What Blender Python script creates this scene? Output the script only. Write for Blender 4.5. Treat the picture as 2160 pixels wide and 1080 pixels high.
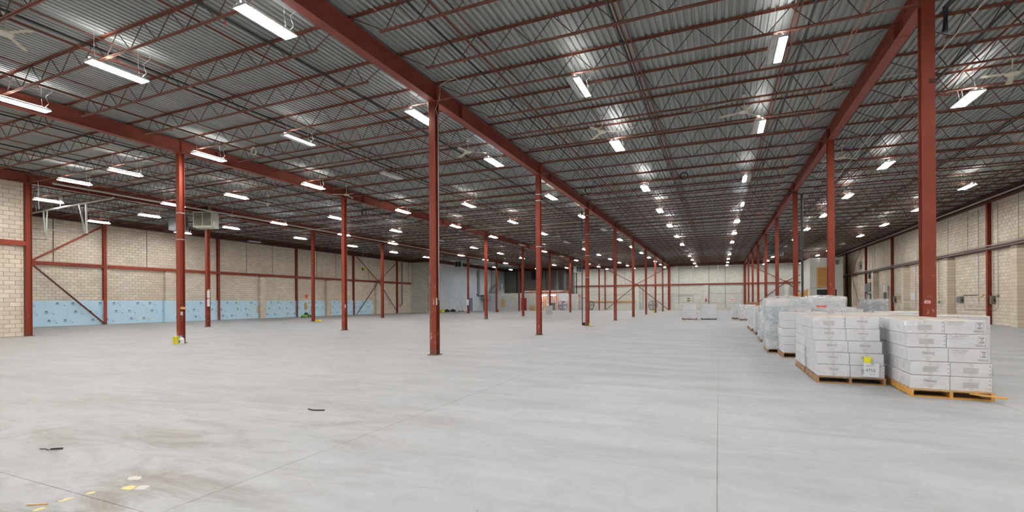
import bpy, bmesh, math, random
import numpy as np
from mathutils import Vector, Matrix
random.seed(7)
for o in list(bpy.data.objects): bpy.data.objects.remove(o)
SC = bpy.context.scene
COL = SC.collection
PI = math.pi

# ---------------------------------------------------------------- camera, world, exposure
YAW = 0.4086
cam_d = bpy.data.cameras.new('camera'); cam = bpy.data.objects.new('camera', cam_d); COL.objects.link(cam)
cam_d.sensor_width = 36; cam_d.lens = 1008 / 2160 * 36; cam_d.shift_y = 96.5 / 2160; cam_d.clip_end = 300
cam.matrix_world = Matrix.Translation((0, 0, 1.5)) @ Matrix.Rotation(YAW, 4, 'Z') @ Matrix.Rotation(PI / 2, 4, 'X') @ Matrix.Rotation(-0.0052, 4, 'Z')
SC.camera = cam
world = bpy.data.worlds.new('world'); SC.world = world; world.use_nodes = True
world.node_tree.nodes['Background'].inputs[0].default_value = (0.8, 0.85, 0.9, 1)
world.node_tree.nodes['Background'].inputs[1].default_value = 0.35
SC.view_settings.view_transform = 'Standard'; SC.view_settings.look = 'None'
SC.view_settings.gamma = 1; SC.view_settings.use_curve_mapping = False
SC.view_settings.exposure = 0.95
LAMP = 78.0            # radiance of a lit tube bank

# ---------------------------------------------------------------- materials
def nt(name):
    m = bpy.data.materials.new(name); m.use_nodes = True
    t = m.node_tree; b = t.nodes['Principled BSDF']
    return m, t, b
def N(t, kind, **kw):
    n = t.nodes.new('ShaderNode' + kind)
    for k, v in kw.items():
        if k in n.inputs.keys() if isinstance(k, str) else False: n.inputs[k].default_value = v
        else: setattr(n, k, v)
    return n
def simple(name, col, rough=0.6, metal=0.0, var=0.0, scale=8.0, bump=0.0):
    m, t, b = nt(name)
    b.inputs['Base Color'].default_value = (*col, 1); b.inputs['Roughness'].default_value = rough
    b.inputs['Metallic'].default_value = metal
    if var or bump:
        tc = N(t, 'TexCoord'); nz = N(t, 'TexNoise'); nz.inputs['Scale'].default_value = scale; nz.inputs['Detail'].default_value = 5
        t.links.new(tc.outputs['Object'], nz.inputs['Vector'])
        if var:
            mx = N(t, 'Mix', data_type='RGBA')
            mx.inputs[6].default_value = (*[c * (1 - var) for c in col], 1); mx.inputs[7].default_value = (*[min(1, c * (1 + var)) for c in col], 1)
            t.links.new(nz.outputs['Fac'], mx.inputs[0]); t.links.new(mx.outputs[2], b.inputs['Base Color'])
        if bump:
            bp = N(t, 'Bump'); bp.inputs['Strength'].default_value = bump; bp.inputs['Distance'].default_value = 0.01
            t.links.new(nz.outputs['Fac'], bp.inputs['Height']); t.links.new(bp.outputs[0], b.inputs['Normal'])
    return m
def math_(t, op, a, b=None, c=None):
    n = N(t, 'Math', operation=op)
    for i, v in enumerate((a, b, c)):
        if v is None: continue
        if isinstance(v, (int, float)): n.inputs[i].default_value = v
        else: t.links.new(v, n.inputs[i])
    return n.outputs[0]
def ramp(t, src, stops):
    r = N(t, 'ValToRGB'); e = r.color_ramp.elements
    while len(e) < len(stops): e.new(0.5)
    for i, (p, c) in enumerate(stops):
        e[i].position = p; e[i].color = (*c, 1) if len(c) == 3 else c
    t.links.new(src, r.inputs[0]); return r.outputs[0]
def mixc(t, fac, a, b):
    mx = N(t, 'Mix', data_type='RGBA')
    for i, v in ((0, fac), (6, a), (7, b)):
        if isinstance(v, (int, float)): mx.inputs[i].default_value = v
        elif isinstance(v, tuple): mx.inputs[i].default_value = (*v, 1)
        else: t.links.new(v, mx.inputs[i])
    return mx.outputs[2]
def noise(t, vec, scale, detail=4, rough=0.55, dist=0.0):
    n = N(t, 'TexNoise'); n.inputs['Scale'].default_value = scale; n.inputs['Detail'].default_value = detail
    n.inputs['Roughness'].default_value = rough; n.inputs['Distortion'].default_value = dist
    if vec is not None: t.links.new(vec, n.inputs['Vector'])
    return n.outputs['Fac']
def mapping(t, vec, scale=(1, 1, 1), rot=(0, 0, 0), loc=(0, 0, 0)):
    n = N(t, 'Mapping'); n.inputs['Scale'].default_value = scale; n.inputs['Rotation'].default_value = rot; n.inputs['Location'].default_value = loc
    t.links.new(vec, n.inputs['Vector']); return n.outputs[0]
def bump(t, h, b, strength=0.3, dist=0.01):
    bp = N(t, 'Bump'); bp.inputs['Strength'].default_value = strength; bp.inputs['Distance'].default_value = dist
    t.links.new(h, bp.inputs['Height']); t.links.new(bp.outputs[0], b.inputs['Normal'])

def block_material(name, axis, base, warm, dark, spread=0.22):
    """concrete block: a tone of its own for each block (from its place in the bond), dirt and grain"""
    m, t, b = nt(name)
    g = N(t, 'NewGeometry'); sp = N(t, 'SeparateXYZ'); t.links.new(g.outputs['Position'], sp.inputs[0])
    s = sp.outputs[axis]; z = sp.outputs['Z']
    row = math_(t, 'FLOOR', math_(t, 'DIVIDE', z, 0.2))
    odd = math_(t, 'MODULO', row, 2)
    colm = math_(t, 'FLOOR', math_(t, 'DIVIDE', math_(t, 'ADD', s, math_(t, 'MULTIPLY', odd, 0.2)), 0.4))
    cb = N(t, 'CombineXYZ'); t.links.new(row, cb.inputs[0]); t.links.new(colm, cb.inputs[1])
    wn = N(t, 'TexWhiteNoise', noise_dimensions='3D'); t.links.new(cb.outputs[0], wn.inputs['Vector'])
    big = noise(t, g.outputs['Position'], 0.45, 4)
    fine = noise(t, g.outputs['Position'], 30, 3)
    tone = mixc(t, math_(t, 'MULTIPLY', wn.outputs['Value'], 1.0), tuple(c * (1 - spread) for c in base), tuple(min(1, c * (1 + spread * .6)) for c in base))
    c1 = mixc(t, ramp(t, big, [(0.42, (0, 0, 0)), (0.68, (1, 1, 1))]), tone, mixc(t, 0.55, tone, warm))
    c2 = mixc(t, math_(t, 'MULTIPLY', math_(t, 'SUBTRACT', fine, 0.35), 0.35), c1, dark)
    t.links.new(c2, b.inputs['Base Color']); b.inputs['Roughness'].default_value = 0.92
    bump(t, fine, b, 0.25, 0.004)
    return m
def steel_material(name, base, dirt, scuff=True):
    m, t, b = nt(name)
    g = N(t, 'NewGeometry'); sp = N(t, 'SeparateXYZ'); t.links.new(g.outputs['Position'], sp.inputs[0])
    n1 = noise(t, g.outputs['Position'], 2.2, 5); n2 = noise(t, mapping(t, g.outputs['Position'], (1, 1, .35)), 14, 6, 0.65)
    c = mixc(t, n1, tuple(x * .75 for x in base), tuple(x * 1.25 for x in base))
    c = mixc(t, ramp(t, n2, [(0.60, (0, 0, 0)), (0.72, (.6, .6, .6))]), c, dirt)
    if scuff:
        oi = N(t, 'ObjectInfo'); c = mixc(t, math_(t, 'MULTIPLY', math_(t, 'POWER', oi.outputs['Random'], 1.6), 0.42), c, (0.095, 0.032, 0.022))
        n3 = noise(t, mapping(t, g.outputs['Position'], (1, 1, .5), (0.3, 0.2, 0)), 8, 6, 0.7, 0.5)
        low = ramp(t, math_(t, 'DIVIDE', sp.outputs['Z'], 3.4), [(0.05, (1, 1, 1)), (0.55, (.55, .55, .55)), (0.9, (0, 0, 0))])
        msk = math_(t, 'MULTIPLY', ramp(t, n3, [(0.615, (0, 0, 0)), (0.66, (1, 1, 1))]), low)
        c = mixc(t, math_(t, 'MULTIPLY', msk, 0.75), c, (0.62, 0.50, 0.46))
        foot = ramp(t, sp.outputs['Z'], [(0.0, (1, 1, 1)), (0.22, (0, 0, 0))])
        c = mixc(t, math_(t, 'MULTIPLY', foot, 0.7), c, (0.12, 0.085, 0.06))
    t.links.new(c, b.inputs['Base Color']); b.inputs['Roughness'].default_value = 0.58; b.inputs['Specular IOR Level'].default_value = 0.25
    return m
def floor_material():
    m, t, b = nt('concrete_floor')
    g = N(t, 'NewGeometry'); P = g.outputs['Position']; sp = N(t, 'SeparateXYZ'); t.links.new(P, sp.inputs[0])
    big = noise(t, P, 0.22, 5, 0.6, 0.4)
    med = noise(t, mapping(t, P, (0.55, 1.6, 1), (0, 0, 0.35)), 0.9, 6, 0.62, 0.6)
    streak = noise(t, mapping(t, P, (0.25, 2.4, 1), (0, 0, -0.22)), 1.6, 5, 0.6, 0.3)
    fine = noise(t, P, 22, 6, 0.7); speck = noise(t, P, 55, 2)
    c = mixc(t, ramp(t, big, [(0.3, (0, 0, 0)), (0.7, (1, 1, 1))]), (0.355, 0.37, 0.385), (0.42, 0.425, 0.43))
    c = mixc(t, ramp(t, med, [(0.42, (0, 0, 0)), (0.66, (.8, .8, .8))]), c, (0.31, 0.315, 0.32))
    c = mixc(t, ramp(t, streak, [(0.52, (0, 0, 0)), (0.72, (.55, .55, .55))]), c, (0.46, 0.46, 0.455))
    # brown, worn traffic dirt on the left of the hall
    left = ramp(t, math_(t, 'DIVIDE', math_(t, 'MULTIPLY', sp.outputs['X'], -1), 26), [(0.08, (0, 0, 0)), (0.32, (1, 1, 1))])
    c = mixc(t, math_(t, 'MULTIPLY', left, 0.5), c, (0.40, 0.375, 0.345))
    worn = noise(t, mapping(t, P, (0.5, 1.5, 1), (0, 0, 0.45)), 1.3, 7, 0.7, 0.8)
    wm = math_(t, 'MULTIPLY', ramp(t, worn, [(0.465, (0, 0, 0)), (0.63, (1, 1, 1))]),
               ramp(t, math_(t, 'DIVIDE', math_(t, 'MULTIPLY', sp.outputs['X'], -1), 12), [(0.16, (0, 0, 0)), (0.36, (1, 1, 1)), (0.95, (.3, .3, .3))]))
    near = ramp(t, math_(t, 'DIVIDE', sp.outputs['Y'], 14), [(0.1, (1, 1, 1)), (0.6, (0, 0, 0))])
    c = mixc(t, math_(t, 'MULTIPLY', math_(t, 'MULTIPLY', wm, near), 0.95), c, (0.225, 0.188, 0.15))
    c = mixc(t, math_(t, 'MULTIPLY', ramp(t, fine, [(0.50, (0, 0, 0)), (0.75, (1, 1, 1))]), 0.30), c, (0.30, 0.29, 0.28))
    blot = noise(t, mapping(t, P, (1, 1, 1), (0, 0, .8), (5, 3, 0)), 3.1, 7, 0.72, 0.9)
    c = mixc(t, math_(t, 'MULTIPLY', ramp(t, blot, [(0.50, (0, 0, 0)), (0.68, (1, 1, 1))]), 0.42), c, (0.295, 0.29, 0.28))
    c = mixc(t, math_(t, 'MULTIPLY', ramp(t, blot, [(0.28, (1, 1, 1)), (0.42, (0, 0, 0))]), 0.40), c, (0.50, 0.50, 0.495))
    c = mixc(t, ramp(t, speck, [(0.74, (0, 0, 0)), (0.80, (.5, .5, .5))]), c, (0.52, 0.515, 0.50))
    t.links.new(c, b.inputs['Base Color'])
    r = math_(t, 'ADD', 0.46, math_(t, 'MULTIPLY', med, 0.3)); t.links.new(r, b.inputs['Roughness'])
    b.inputs['Specular IOR Level'].default_value = 0.35
    bump(t, fine, b, 0.12, 0.004)
    return m
def deck_material():
    m, t, b = nt('galvanised_deck')
    g = N(t, 'NewGeometry'); P = g.outputs['Position']
    n1 = noise(t, mapping(t, P, (1, .12, 1)), 2.5, 5); n2 = noise(t, mapping(t, P, (3, .5, 1)), 1.5, 4)
    c = mixc(t, n1, (0.25, 0.265, 0.26), (0.43, 0.445, 0.43))
    c = mixc(t, ramp(t, n2, [(0.45, (0, 0, 0)), (0.75, (.5, .5, .5))]), c, (0.27, 0.275, 0.26))
    t.links.new(c, b.inputs['Base Color']); b.inputs['Metallic'].default_value = 0.2; b.inputs['Roughness'].default_value = 0.6; b.inputs['Specular IOR Level'].default_value = 0.3
    return m
def film_material():
    m, t, b = nt('stretch_film')
    t.nodes.remove(b); out = t.nodes['Material Output']
    tr = N(t, 'BsdfTransparent'); gl = N(t, 'BsdfPrincipled'); gl.inputs['Base Color'].default_value = (0.97, 0.97, 0.98, 1); gl.inputs['Roughness'].default_value = 0.15
    tc = N(t, 'TexCoord'); nz = noise(t, mapping(t, tc.outputs['Object'], (1.6, 1.6, 3.2), (0.5, 0.35, 0)), 2.0, 5, 0.55, 1.6)
    bp = N(t, 'Bump'); bp.inputs['Strength'].default_value = 0.5; bp.inputs['Distance'].default_value = 0.015
    t.links.new(nz, bp.inputs['Height']); t.links.new(bp.outputs[0], gl.inputs['Normal'])
    mx = N(t, 'MixShader'); fac = ramp(t, nz, [(0.40, (.04, .04, .04)), (0.60, (.09, .09, .09)), (0.74, (.40, .40, .40))])
    t.links.new(fac, mx.inputs[0]); t.links.new(tr.outputs[0], mx.inputs[1]); t.links.new(gl.outputs[0], mx.inputs[2])
    t.links.new(mx.outputs[0], out.inputs['Surface'])
    return m
def emit(name, col, s):
    m, t, b = nt(name); b.inputs['Base Color'].default_value = (.9, .9, .9, 1)
    b.inputs['Emission Color'].default_value = (*col, 1); b.inputs['Emission Strength'].default_value = s
    return m
M = dict(
    floor=floor_material(), deck=deck_material(),
    joint=simple('joint_filler', (0.36, 0.325, 0.28), 0.9, var=.25, scale=3),
    steel=steel_material('red_oxide_steel', (0.27, 0.048, 0.024), (0.13, 0.038, 0.026)),
    joist=steel_material('red_oxide_joist', (0.185, 0.070, 0.048), (0.10, 0.045, 0.034), False), web=steel_material('red_oxide_web', (0.095, 0.046, 0.036), (0.06, 0.034, 0.028), False),
    beam=steel_material('red_oxide_beam', (0.22, 0.055, 0.036), (0.13, 0.048, 0.034), False),
    darksteel=steel_material('old_brown_steel', (0.10, 0.038, 0.030), (0.06, 0.03, 0.025), False),
    block_y=block_material('beige_block_side', 'Y', (0.74, 0.655, 0.535), (0.58, 0.47, 0.34), (0.50, 0.42, 0.32), .13),
    block_x=block_material('grey_block_end', 'X', (0.66, 0.65, 0.59), (0.58, 0.57, 0.51), (0.42, 0.40, 0.35), .12),
    block_blue=block_material('painted_block', 'Y', (0.62, 0.66, 0.69), (0.52, 0.55, 0.57), (0.40, 0.43, 0.45), .12),
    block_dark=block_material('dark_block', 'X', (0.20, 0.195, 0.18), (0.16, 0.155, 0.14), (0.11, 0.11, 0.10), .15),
    mortar=simple('mortar', (0.30, 0.245, 0.18), 0.95, var=.2),
    mortar_g=simple('grey_mortar', (0.40, 0.385, 0.34), 0.95, var=.2),
    pipe=simple('black_pipe', (0.022, 0.022, 0.024), 0.45), conduit=simple('galvanised_conduit', (0.42, 0.42, 0.40), 0.4, 0.5),
    wire=simple('white_cable', (0.62, 0.61, 0.56), 0.6), copper=simple('copper_pipe', (0.42, 0.20, 0.12), 0.5, 0.4),
    red=simple('red_plastic', (0.55, 0.04, 0.03), 0.4), white=simple('white_enamel', (0.72, 0.72, 0.70), 0.35),
    offwhite=simple('cream_enamel', (0.60, 0.58, 0.48), 0.45, var=.1), fanblade=simple('dusty_fan_blade', (0.50, 0.46, 0.36), 0.6, var=.45, scale=14),
    greybox=simple('grey_box_paint', (0.16, 0.18, 0.16), 0.5), steelgrey=simple('grey_sheet_metal', (0.30, 0.32, 0.34), 0.45, 0.3, var=.1),
    greendark=simple('olive_box_paint', (0.13, 0.12, 0.075), 0.5), ltgrey=simple('light_grey_paint', (0.50, 0.52, 0.53), 0.5, var=.06, scale=2),
    ply=simple('oiled_plywood', (0.50, 0.24, 0.06), 0.5, var=.22, scale=3), frame=simple('pine_frame', (0.62, 0.36, 0.12), 0.55, var=.12),
    osb=simple('osb_board', (0.60, 0.37, 0.13), 0.75, var=.35, scale=30), wood=simple('pallet_wood', (0.34, 0.19, 0.085), 0.8, var=.4, scale=9),
    woodnew=simple('fresh_pallet_wood', (0.62, 0.32, 0.07), 0.75, var=.25, scale=7), woodgreen=simple('dark_pallet_wood', (0.07, 0.10, 0.08), 0.8),
    carton=simple('white_carton', (0.66, 0.66, 0.68), 0.62, var=.05, scale=3), cartontop=simple('carton_top', (0.52, 0.44, 0.36), 0.8, var=.25, scale=4),
    carton2=simple('blue_grey_carton', (0.36, 0.46, 0.50), 0.6, var=.2, scale=5), kraft=simple('kraft_carton', (0.42, 0.27, 0.14), 0.8, var=.15),
    tape=simple('carton_tape', (0.58, 0.57, 0.53), 0.4), ink=simple('print_ink', (0.10, 0.095, 0.09), 0.7), inkgrey=simple('pale_print_ink', (0.36, 0.36, 0.36), 0.7),
    film=film_material(), foam=simple('blue_foam', (0.54, 0.74, 0.86), 0.65, var=.07, scale=.8), foamink=simple('foam_print', (0.05, 0.12, 0.17), 0.7),
    foamink2=simple('foam_print_pale', (0.26, 0.42, 0.53), 0.7), paper=simple('paper', (0.78, 0.79, 0.82), 0.7), yellow=simple('yellow_plastic', (0.72, 0.62, 0.02), 0.5, var=.2, scale=20),
    note=simple('yellow_note', (0.85, 0.80, 0.02), 0.6), green=simple('green_plastic', (0.18, 0.50, 0.05), 0.4), black=simple('black_rubber', (0.015, 0.015, 0.016), 0.6),
    blue=simple('blue_label', (0.05, 0.12, 0.5), 0.5), redsign=simple('red_sign', (0.80, 0.10, 0.05), 0.5), reddoor=simple('red_door_paint', (0.38, 0.008, 0.02), 0.45),
    cream=simple('cream_panel', (0.60, 0.60, 0.54), 0.6, var=.06, scale=1.2), orange=simple('orange_rack_paint', (0.62, 0.12, 0.03), 0.5), door=simple('white_door_paint', (0.62, 0.62, 0.62), 0.5),
    darkdoor=simple('blue_grey_door', (0.17, 0.20, 0.28), 0.5), plaster=simple('white_plaster', (0.66, 0.67, 0.70), 0.8), brick=simple('concrete_pier', (0.45, 0.45, 0.43), 0.9, var=.15),
    yellowpaint=simple('worn_yellow_paint', (0.72, 0.60, 0.25), 0.8, var=.2, scale=30), whitepaint=simple('worn_white_paint', (0.60, 0.58, 0.53), 0.8, var=.15, scale=30),
    glassdark=simple('dark_opening', (0.008, 0.008, 0.009), 0.6), dark=simple('dark_void_sheet', (0.02, 0.022, 0.026), 0.8),
    tube_w=emit('lit_tube_neutral', (1.0, 0.985, 0.965), LAMP), tube_c=emit('lit_tube_cool', (0.80, 0.88, 1.0), LAMP), tube_off=simple('unlit_tube', (0.66, 0.67, 0.66), 0.3),
    strip=emit('lit_strip', (0.95, 0.97, 1.0), LAMP * .6),
    reflector=simple('reflector', (0.75, 0.75, 0.74), 0.3, 0.3),
)

# ---------------------------------------------------------------- mesh helpers
class MB:
    def __init__(s): s.v = []; s.f = []; s.m = []; s.cur = 0
    def quadbox(s, c8):
        n = len(s.v); s.v += c8
        for f in ((0, 3, 2, 1), (4, 5, 6, 7), (0, 1, 5, 4), (1, 2, 6, 5), (2, 3, 7, 6), (3, 0, 4, 7)):
            s.f.append(tuple(n + i for i in f)); s.m.append(s.cur)
        return s
    def box(s, a, b, mat=None):
        """axis-aligned box from corner a to corner b"""
        if mat is not None: s.cur = mat
        x0, y0, z0 = a; x1, y1, z1 = b
        return s.quadbox([(x0, y0, z0), (x1, y0, z0), (x1, y1, z0), (x0, y1, z0), (x0, y0, z1), (x1, y0, z1), (x1, y1, z1), (x0, y1, z1)])
    def bar(s, p, q, w, h, up=(0, 0, 1)):
        """rectangular bar from p to q, w wide across, h along up"""
        p = Vector(p); q = Vector(q); d = (q - p).normalized(); u = Vector(up)
        if abs(d.dot(u)) > .98: u = Vector((0, 1, 0))
        r = d.cross(u).normalized(); u = r.cross(d).normalized()
        c = []
        for e in (p, q):
            for a, b in ((-1, -1), (1, -1), (1, 1), (-1, 1)): c.append(tuple(e + r * (w / 2 * a) + u * (h / 2 * b)))
        return s.quadbox(c)
    def tube(s, pts, r, n=6, cap=True):
        pts = [Vector(p) for p in pts]; base = len(s.v); k = len(pts)
        for i, p in enumerate(pts):
            d = (pts[min(i + 1, k - 1)] - pts[max(i - 1, 0)]).normalized()
            u = Vector((0, 0, 1)) if abs(d.z) < .9 else Vector((1, 0, 0))
            a = d.cross(u).normalized(); b = d.cross(a)
            rr = r[i] if isinstance(r, (list, tuple)) else r
            for j in range(n):
                t = 2 * PI * j / n; s.v.append(tuple(p + a * (rr * math.cos(t)) + b * (rr * math.sin(t))))
        for i in range(k - 1):
            for j in range(n):
                a = base + i * n + j; b = base + i * n + (j + 1) % n
                s.f.append((a, b, b + n, a + n)); s.m.append(s.cur)
        if cap:
            s.f.append(tuple(base + j for j in reversed(range(n)))); s.m.append(s.cur)
            s.f.append(tuple(base + (k - 1) * n + j for j in range(n))); s.m.append(s.cur)
        return s
    def lathe(s, prof, n=16, c=(0, 0, 0)):
        base = len(s.v)
        for r, z in prof:
            for j in range(n): t = 2 * PI * j / n; s.v.append((c[0] + r * math.cos(t), c[1] + r * math.sin(t), c[2] + z))
        for i in range(len(prof) - 1):
            for j in range(n):
                a = base + i * n + j; b = base + i * n + (j + 1) % n
                s.f.append((a, b, b + n, a + n)); s.m.append(s.cur)
        s.f.append(tuple(base + j for j in reversed(range(n)))); s.m.append(s.cur)
        s.f.append(tuple(base + (len(prof) - 1) * n + j for j in range(n))); s.m.append(s.cur)
        return s
    def poly(s, pts, depth):
        """closed outline pts extruded by the vector depth"""
        d = Vector(depth); n = len(s.v); k = len(pts)
        s.v += [tuple(p) for p in pts] + [tuple(Vector(p) + d) for p in pts]
        s.f.append(tuple(range(n + k - 1, n - 1, -1))); s.f.append(tuple(range(n + k, n + 2 * k))); s.m += [s.cur] * 2
        for i in range(k):
            j = (i + 1) % k; s.f.append((n + i, n + j, n + k + j, n + k + i)); s.m.append(s.cur)
        return s
    def mesh(s, name, mats):
        me = bpy.data.meshes.new(name); me.from_pydata(s.v, [], s.f); 
        for m in (mats if isinstance(mats, (list, tuple)) else [mats]): me.materials.append(m)
        if isinstance(mats, (list, tuple)) and len(mats) > 1: me.polygons.foreach_set('material_index', s.m)
        bm = bmesh.new(); bm.from_mesh(me); bmesh.ops.recalc_face_normals(bm, faces=bm.faces); bm.to_mesh(me); bm.free()
        return me
def put(name, me, parent=None, loc=(0, 0, 0), rot=(0, 0, 0)):
    o = bpy.data.objects.new(name, me); COL.objects.link(o); o.location = loc; o.rotation_euler = rot
    if parent: o.parent = parent
    return o
def part(name, mb, mat, parent, loc=(0, 0, 0), rot=(0, 0, 0), label=None):
    o = put(name, mb if isinstance(mb, bpy.types.Mesh) else mb.mesh(name, mat), parent, loc, rot)
    if label: o['label'] = label
    return o
def tag(o, label, cat, group=None):
    o['label'] = label; o['category'] = cat
    if group: o['group'] = group
    return o
def thing(name, label, cat, loc=(0, 0, 0), rz=0, group=None):
    o = bpy.data.objects.new(name, None); COL.objects.link(o); o.location = loc; o.rotation_euler = (0, 0, rz); o.empty_display_size = .2
    return tag(o, label, cat, group)
def structure(o): o['kind'] = 'structure'; return o
def room(name, loc=(0, 0, 0)):
    o = bpy.data.objects.new(name, None); COL.objects.link(o); o.location = loc; return structure(o)
def dup(root, loc, rz=None, label=None, group=None):
    r = root.copy(); COL.objects.link(r); r.location = loc
    if rz is not None: r.rotation_euler = (0, 0, rz)
    if label: r['label'] = label
    if group: r['group'] = group
    for ch in KIDS[root.name]:
        c = ch.copy(); COL.objects.link(c); c.parent = r
        for g in KIDS.get(ch.name, []):
            d = g.copy(); COL.objects.link(d); d.parent = c
    return r
KIDS = {}
def remember(root):
    for o in (root, *[c for c in COL.objects if c.parent == root]): KIDS[o.name] = [c for c in COL.objects if c.parent == o]
_txt = {}
def text_mesh(s, size, mat, key=None):
    """flat lettering as a mesh, centred, in the XY plane"""
    k = (s, size, mat.name)
    if k in _txt: return _txt[k]
    cu = bpy.data.curves.new('lettering', 'FONT'); cu.body = s; cu.size = size; cu.align_x = 'CENTER'; cu.align_y = 'CENTER'; cu.resolution_u = 2
    o = bpy.data.objects.new('lettering', cu); COL.objects.link(o); bpy.context.view_layer.update()
    me = bpy.data.meshes.new_from_object(o.evaluated_get(bpy.context.evaluated_depsgraph_get()))
    bpy.data.objects.remove(o); me.materials.clear(); me.materials.append(mat); _txt[k] = me
    return me
ORD = ['first', 'second', 'third', 'fourth', 'fifth', 'sixth', 'seventh', 'eighth', 'ninth', 'tenth', 'eleventh', 'twelfth', 'thirteenth', 'fourteenth', 'fifteenth', 'sixteenth']
TENS = ['', '', 'twenty', 'thirty', 'forty']
for _n in range(17, 50):
    ORD.append({17: 'seventeenth', 18: 'eighteenth', 19: 'nineteenth', 20: 'twentieth', 30: 'thirtieth', 40: 'fortieth'}.get(_n) or TENS[_n // 10] + '-' + ORD[_n % 10 - 1])
_s, _c = math.sin(YAW), math.cos(YAW)
def in_view(x, y, z, mgn=0.03):
    """whether a point can be seen by the camera (used only to choose which copies are worth having and to count them in labels)"""
    d = -x * _s + y * _c
    if d < 1: return False
    u = (x * _c + y * _s) / d * 1008 / 2160; v = (z - 1.5) / d * 1008
    return abs(u) < .5 + mgn and -1080 * mgn < 636.5 - v < 1080 * (1 + mgn)

# ---------------------------------------------------------------- the grid of the hall
Y0, DY = 11.53, 8.62                  # column lines, camera side to far wall
XR, XC, XL, XM, XW, XE = 3.69, -7.44, -18.71, -29.9, -41.0, 14.7
ZB, ZT = 7.20, 7.66                   # beam bottom and top
ZD = 7.735                            # deck underside
YF = 84.0; YN = -12.0                 # far and near wall

# ---------------------------------------------------------------- floor: cast slabs with narrow filled joints
fl = room('floor')
part('floor_base', MB().box((-46, YN - 1, -.3), (16, YF + 1, -.005)), M['joint'], fl)
xs = [-45.0] + [-0.02 - 3.66 * k for k in range(11, -1, -1)] + [3.69, 7.4, 11.1, 15.4]
ys = [YN - .5, -6.5, 2.1, 7.05, 11.62, 20.2, 28.8, 37.4, 46.0, 54.7, 63.3, 71.9, YF + .4]
g = .003
_sl = {}
for i in range(len(xs) - 1):
    for j in range(len(ys) - 1):
        w, h = round(xs[i + 1] - xs[i], 3), round(ys[j + 1] - ys[j], 3)
        if (w, h) not in _sl: _sl[(w, h)] = MB().box((g, g, -.05), (w - g, h - g, 0)).mesh('slab', M['floor'])
        put('slab', _sl[(w, h)], fl, (xs[i], ys[j], 0))

# ---------------------------------------------------------------- roof deck: ribbed sheets 0.9 m wide
ce = room('ceiling')
def deck_sheet(mb, x, y, L, z=0):
    n = 6; p = .15; prof = []
    for k in range(n):
        a = x + k * p
        prof += [(a, z), (a + .070, z), (a + .082, z + .045), (a + .138, z + .045)]
    prof.append((x + n * p, z)); b = len(mb.v)
    for (px, pz) in prof: mb.v += [(px, y, pz), (px, y + L, pz)]
    for k in range(len(prof) - 1): mb.f.append((b + 2 * k, b + 2 * k + 1, b + 2 * k + 3, b + 2 * k + 2)); mb.m.append(0)
sheet = MB(); deck_sheet(sheet, 0, 0, DY - .004); sheet = sheet.mesh('deck_panel', M['deck'])
cells = [(x, y) for x in np.arange(-41.7, 15.2, .9) for y in [Y0 + .1 + DY * k - .0 for k in range(-3, 9)]]
cells.sort(key=lambda c: (not any(in_view(c[0] + a, c[1] + b, ZD) for a in (0, .9) for b in (0, 4, 8.6)), math.hypot(c[0], c[1] + 4)))
rest = MB()
for i, (x, y) in enumerate(cells):
    if i < 300: put('deck_panel', sheet, ce, (x, y, ZD))
    else: deck_sheet(rest, x, y, DY - .004, ZD)
o = part('deck_panel', rest, M['deck'], ce); o['kind'] = 'stuff'
part('roof_cover', MB().box((-42.5, YN - 1, ZD + .06), (16.5, YF + 3, ZD + .25)), M['dark'], ce)

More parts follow.
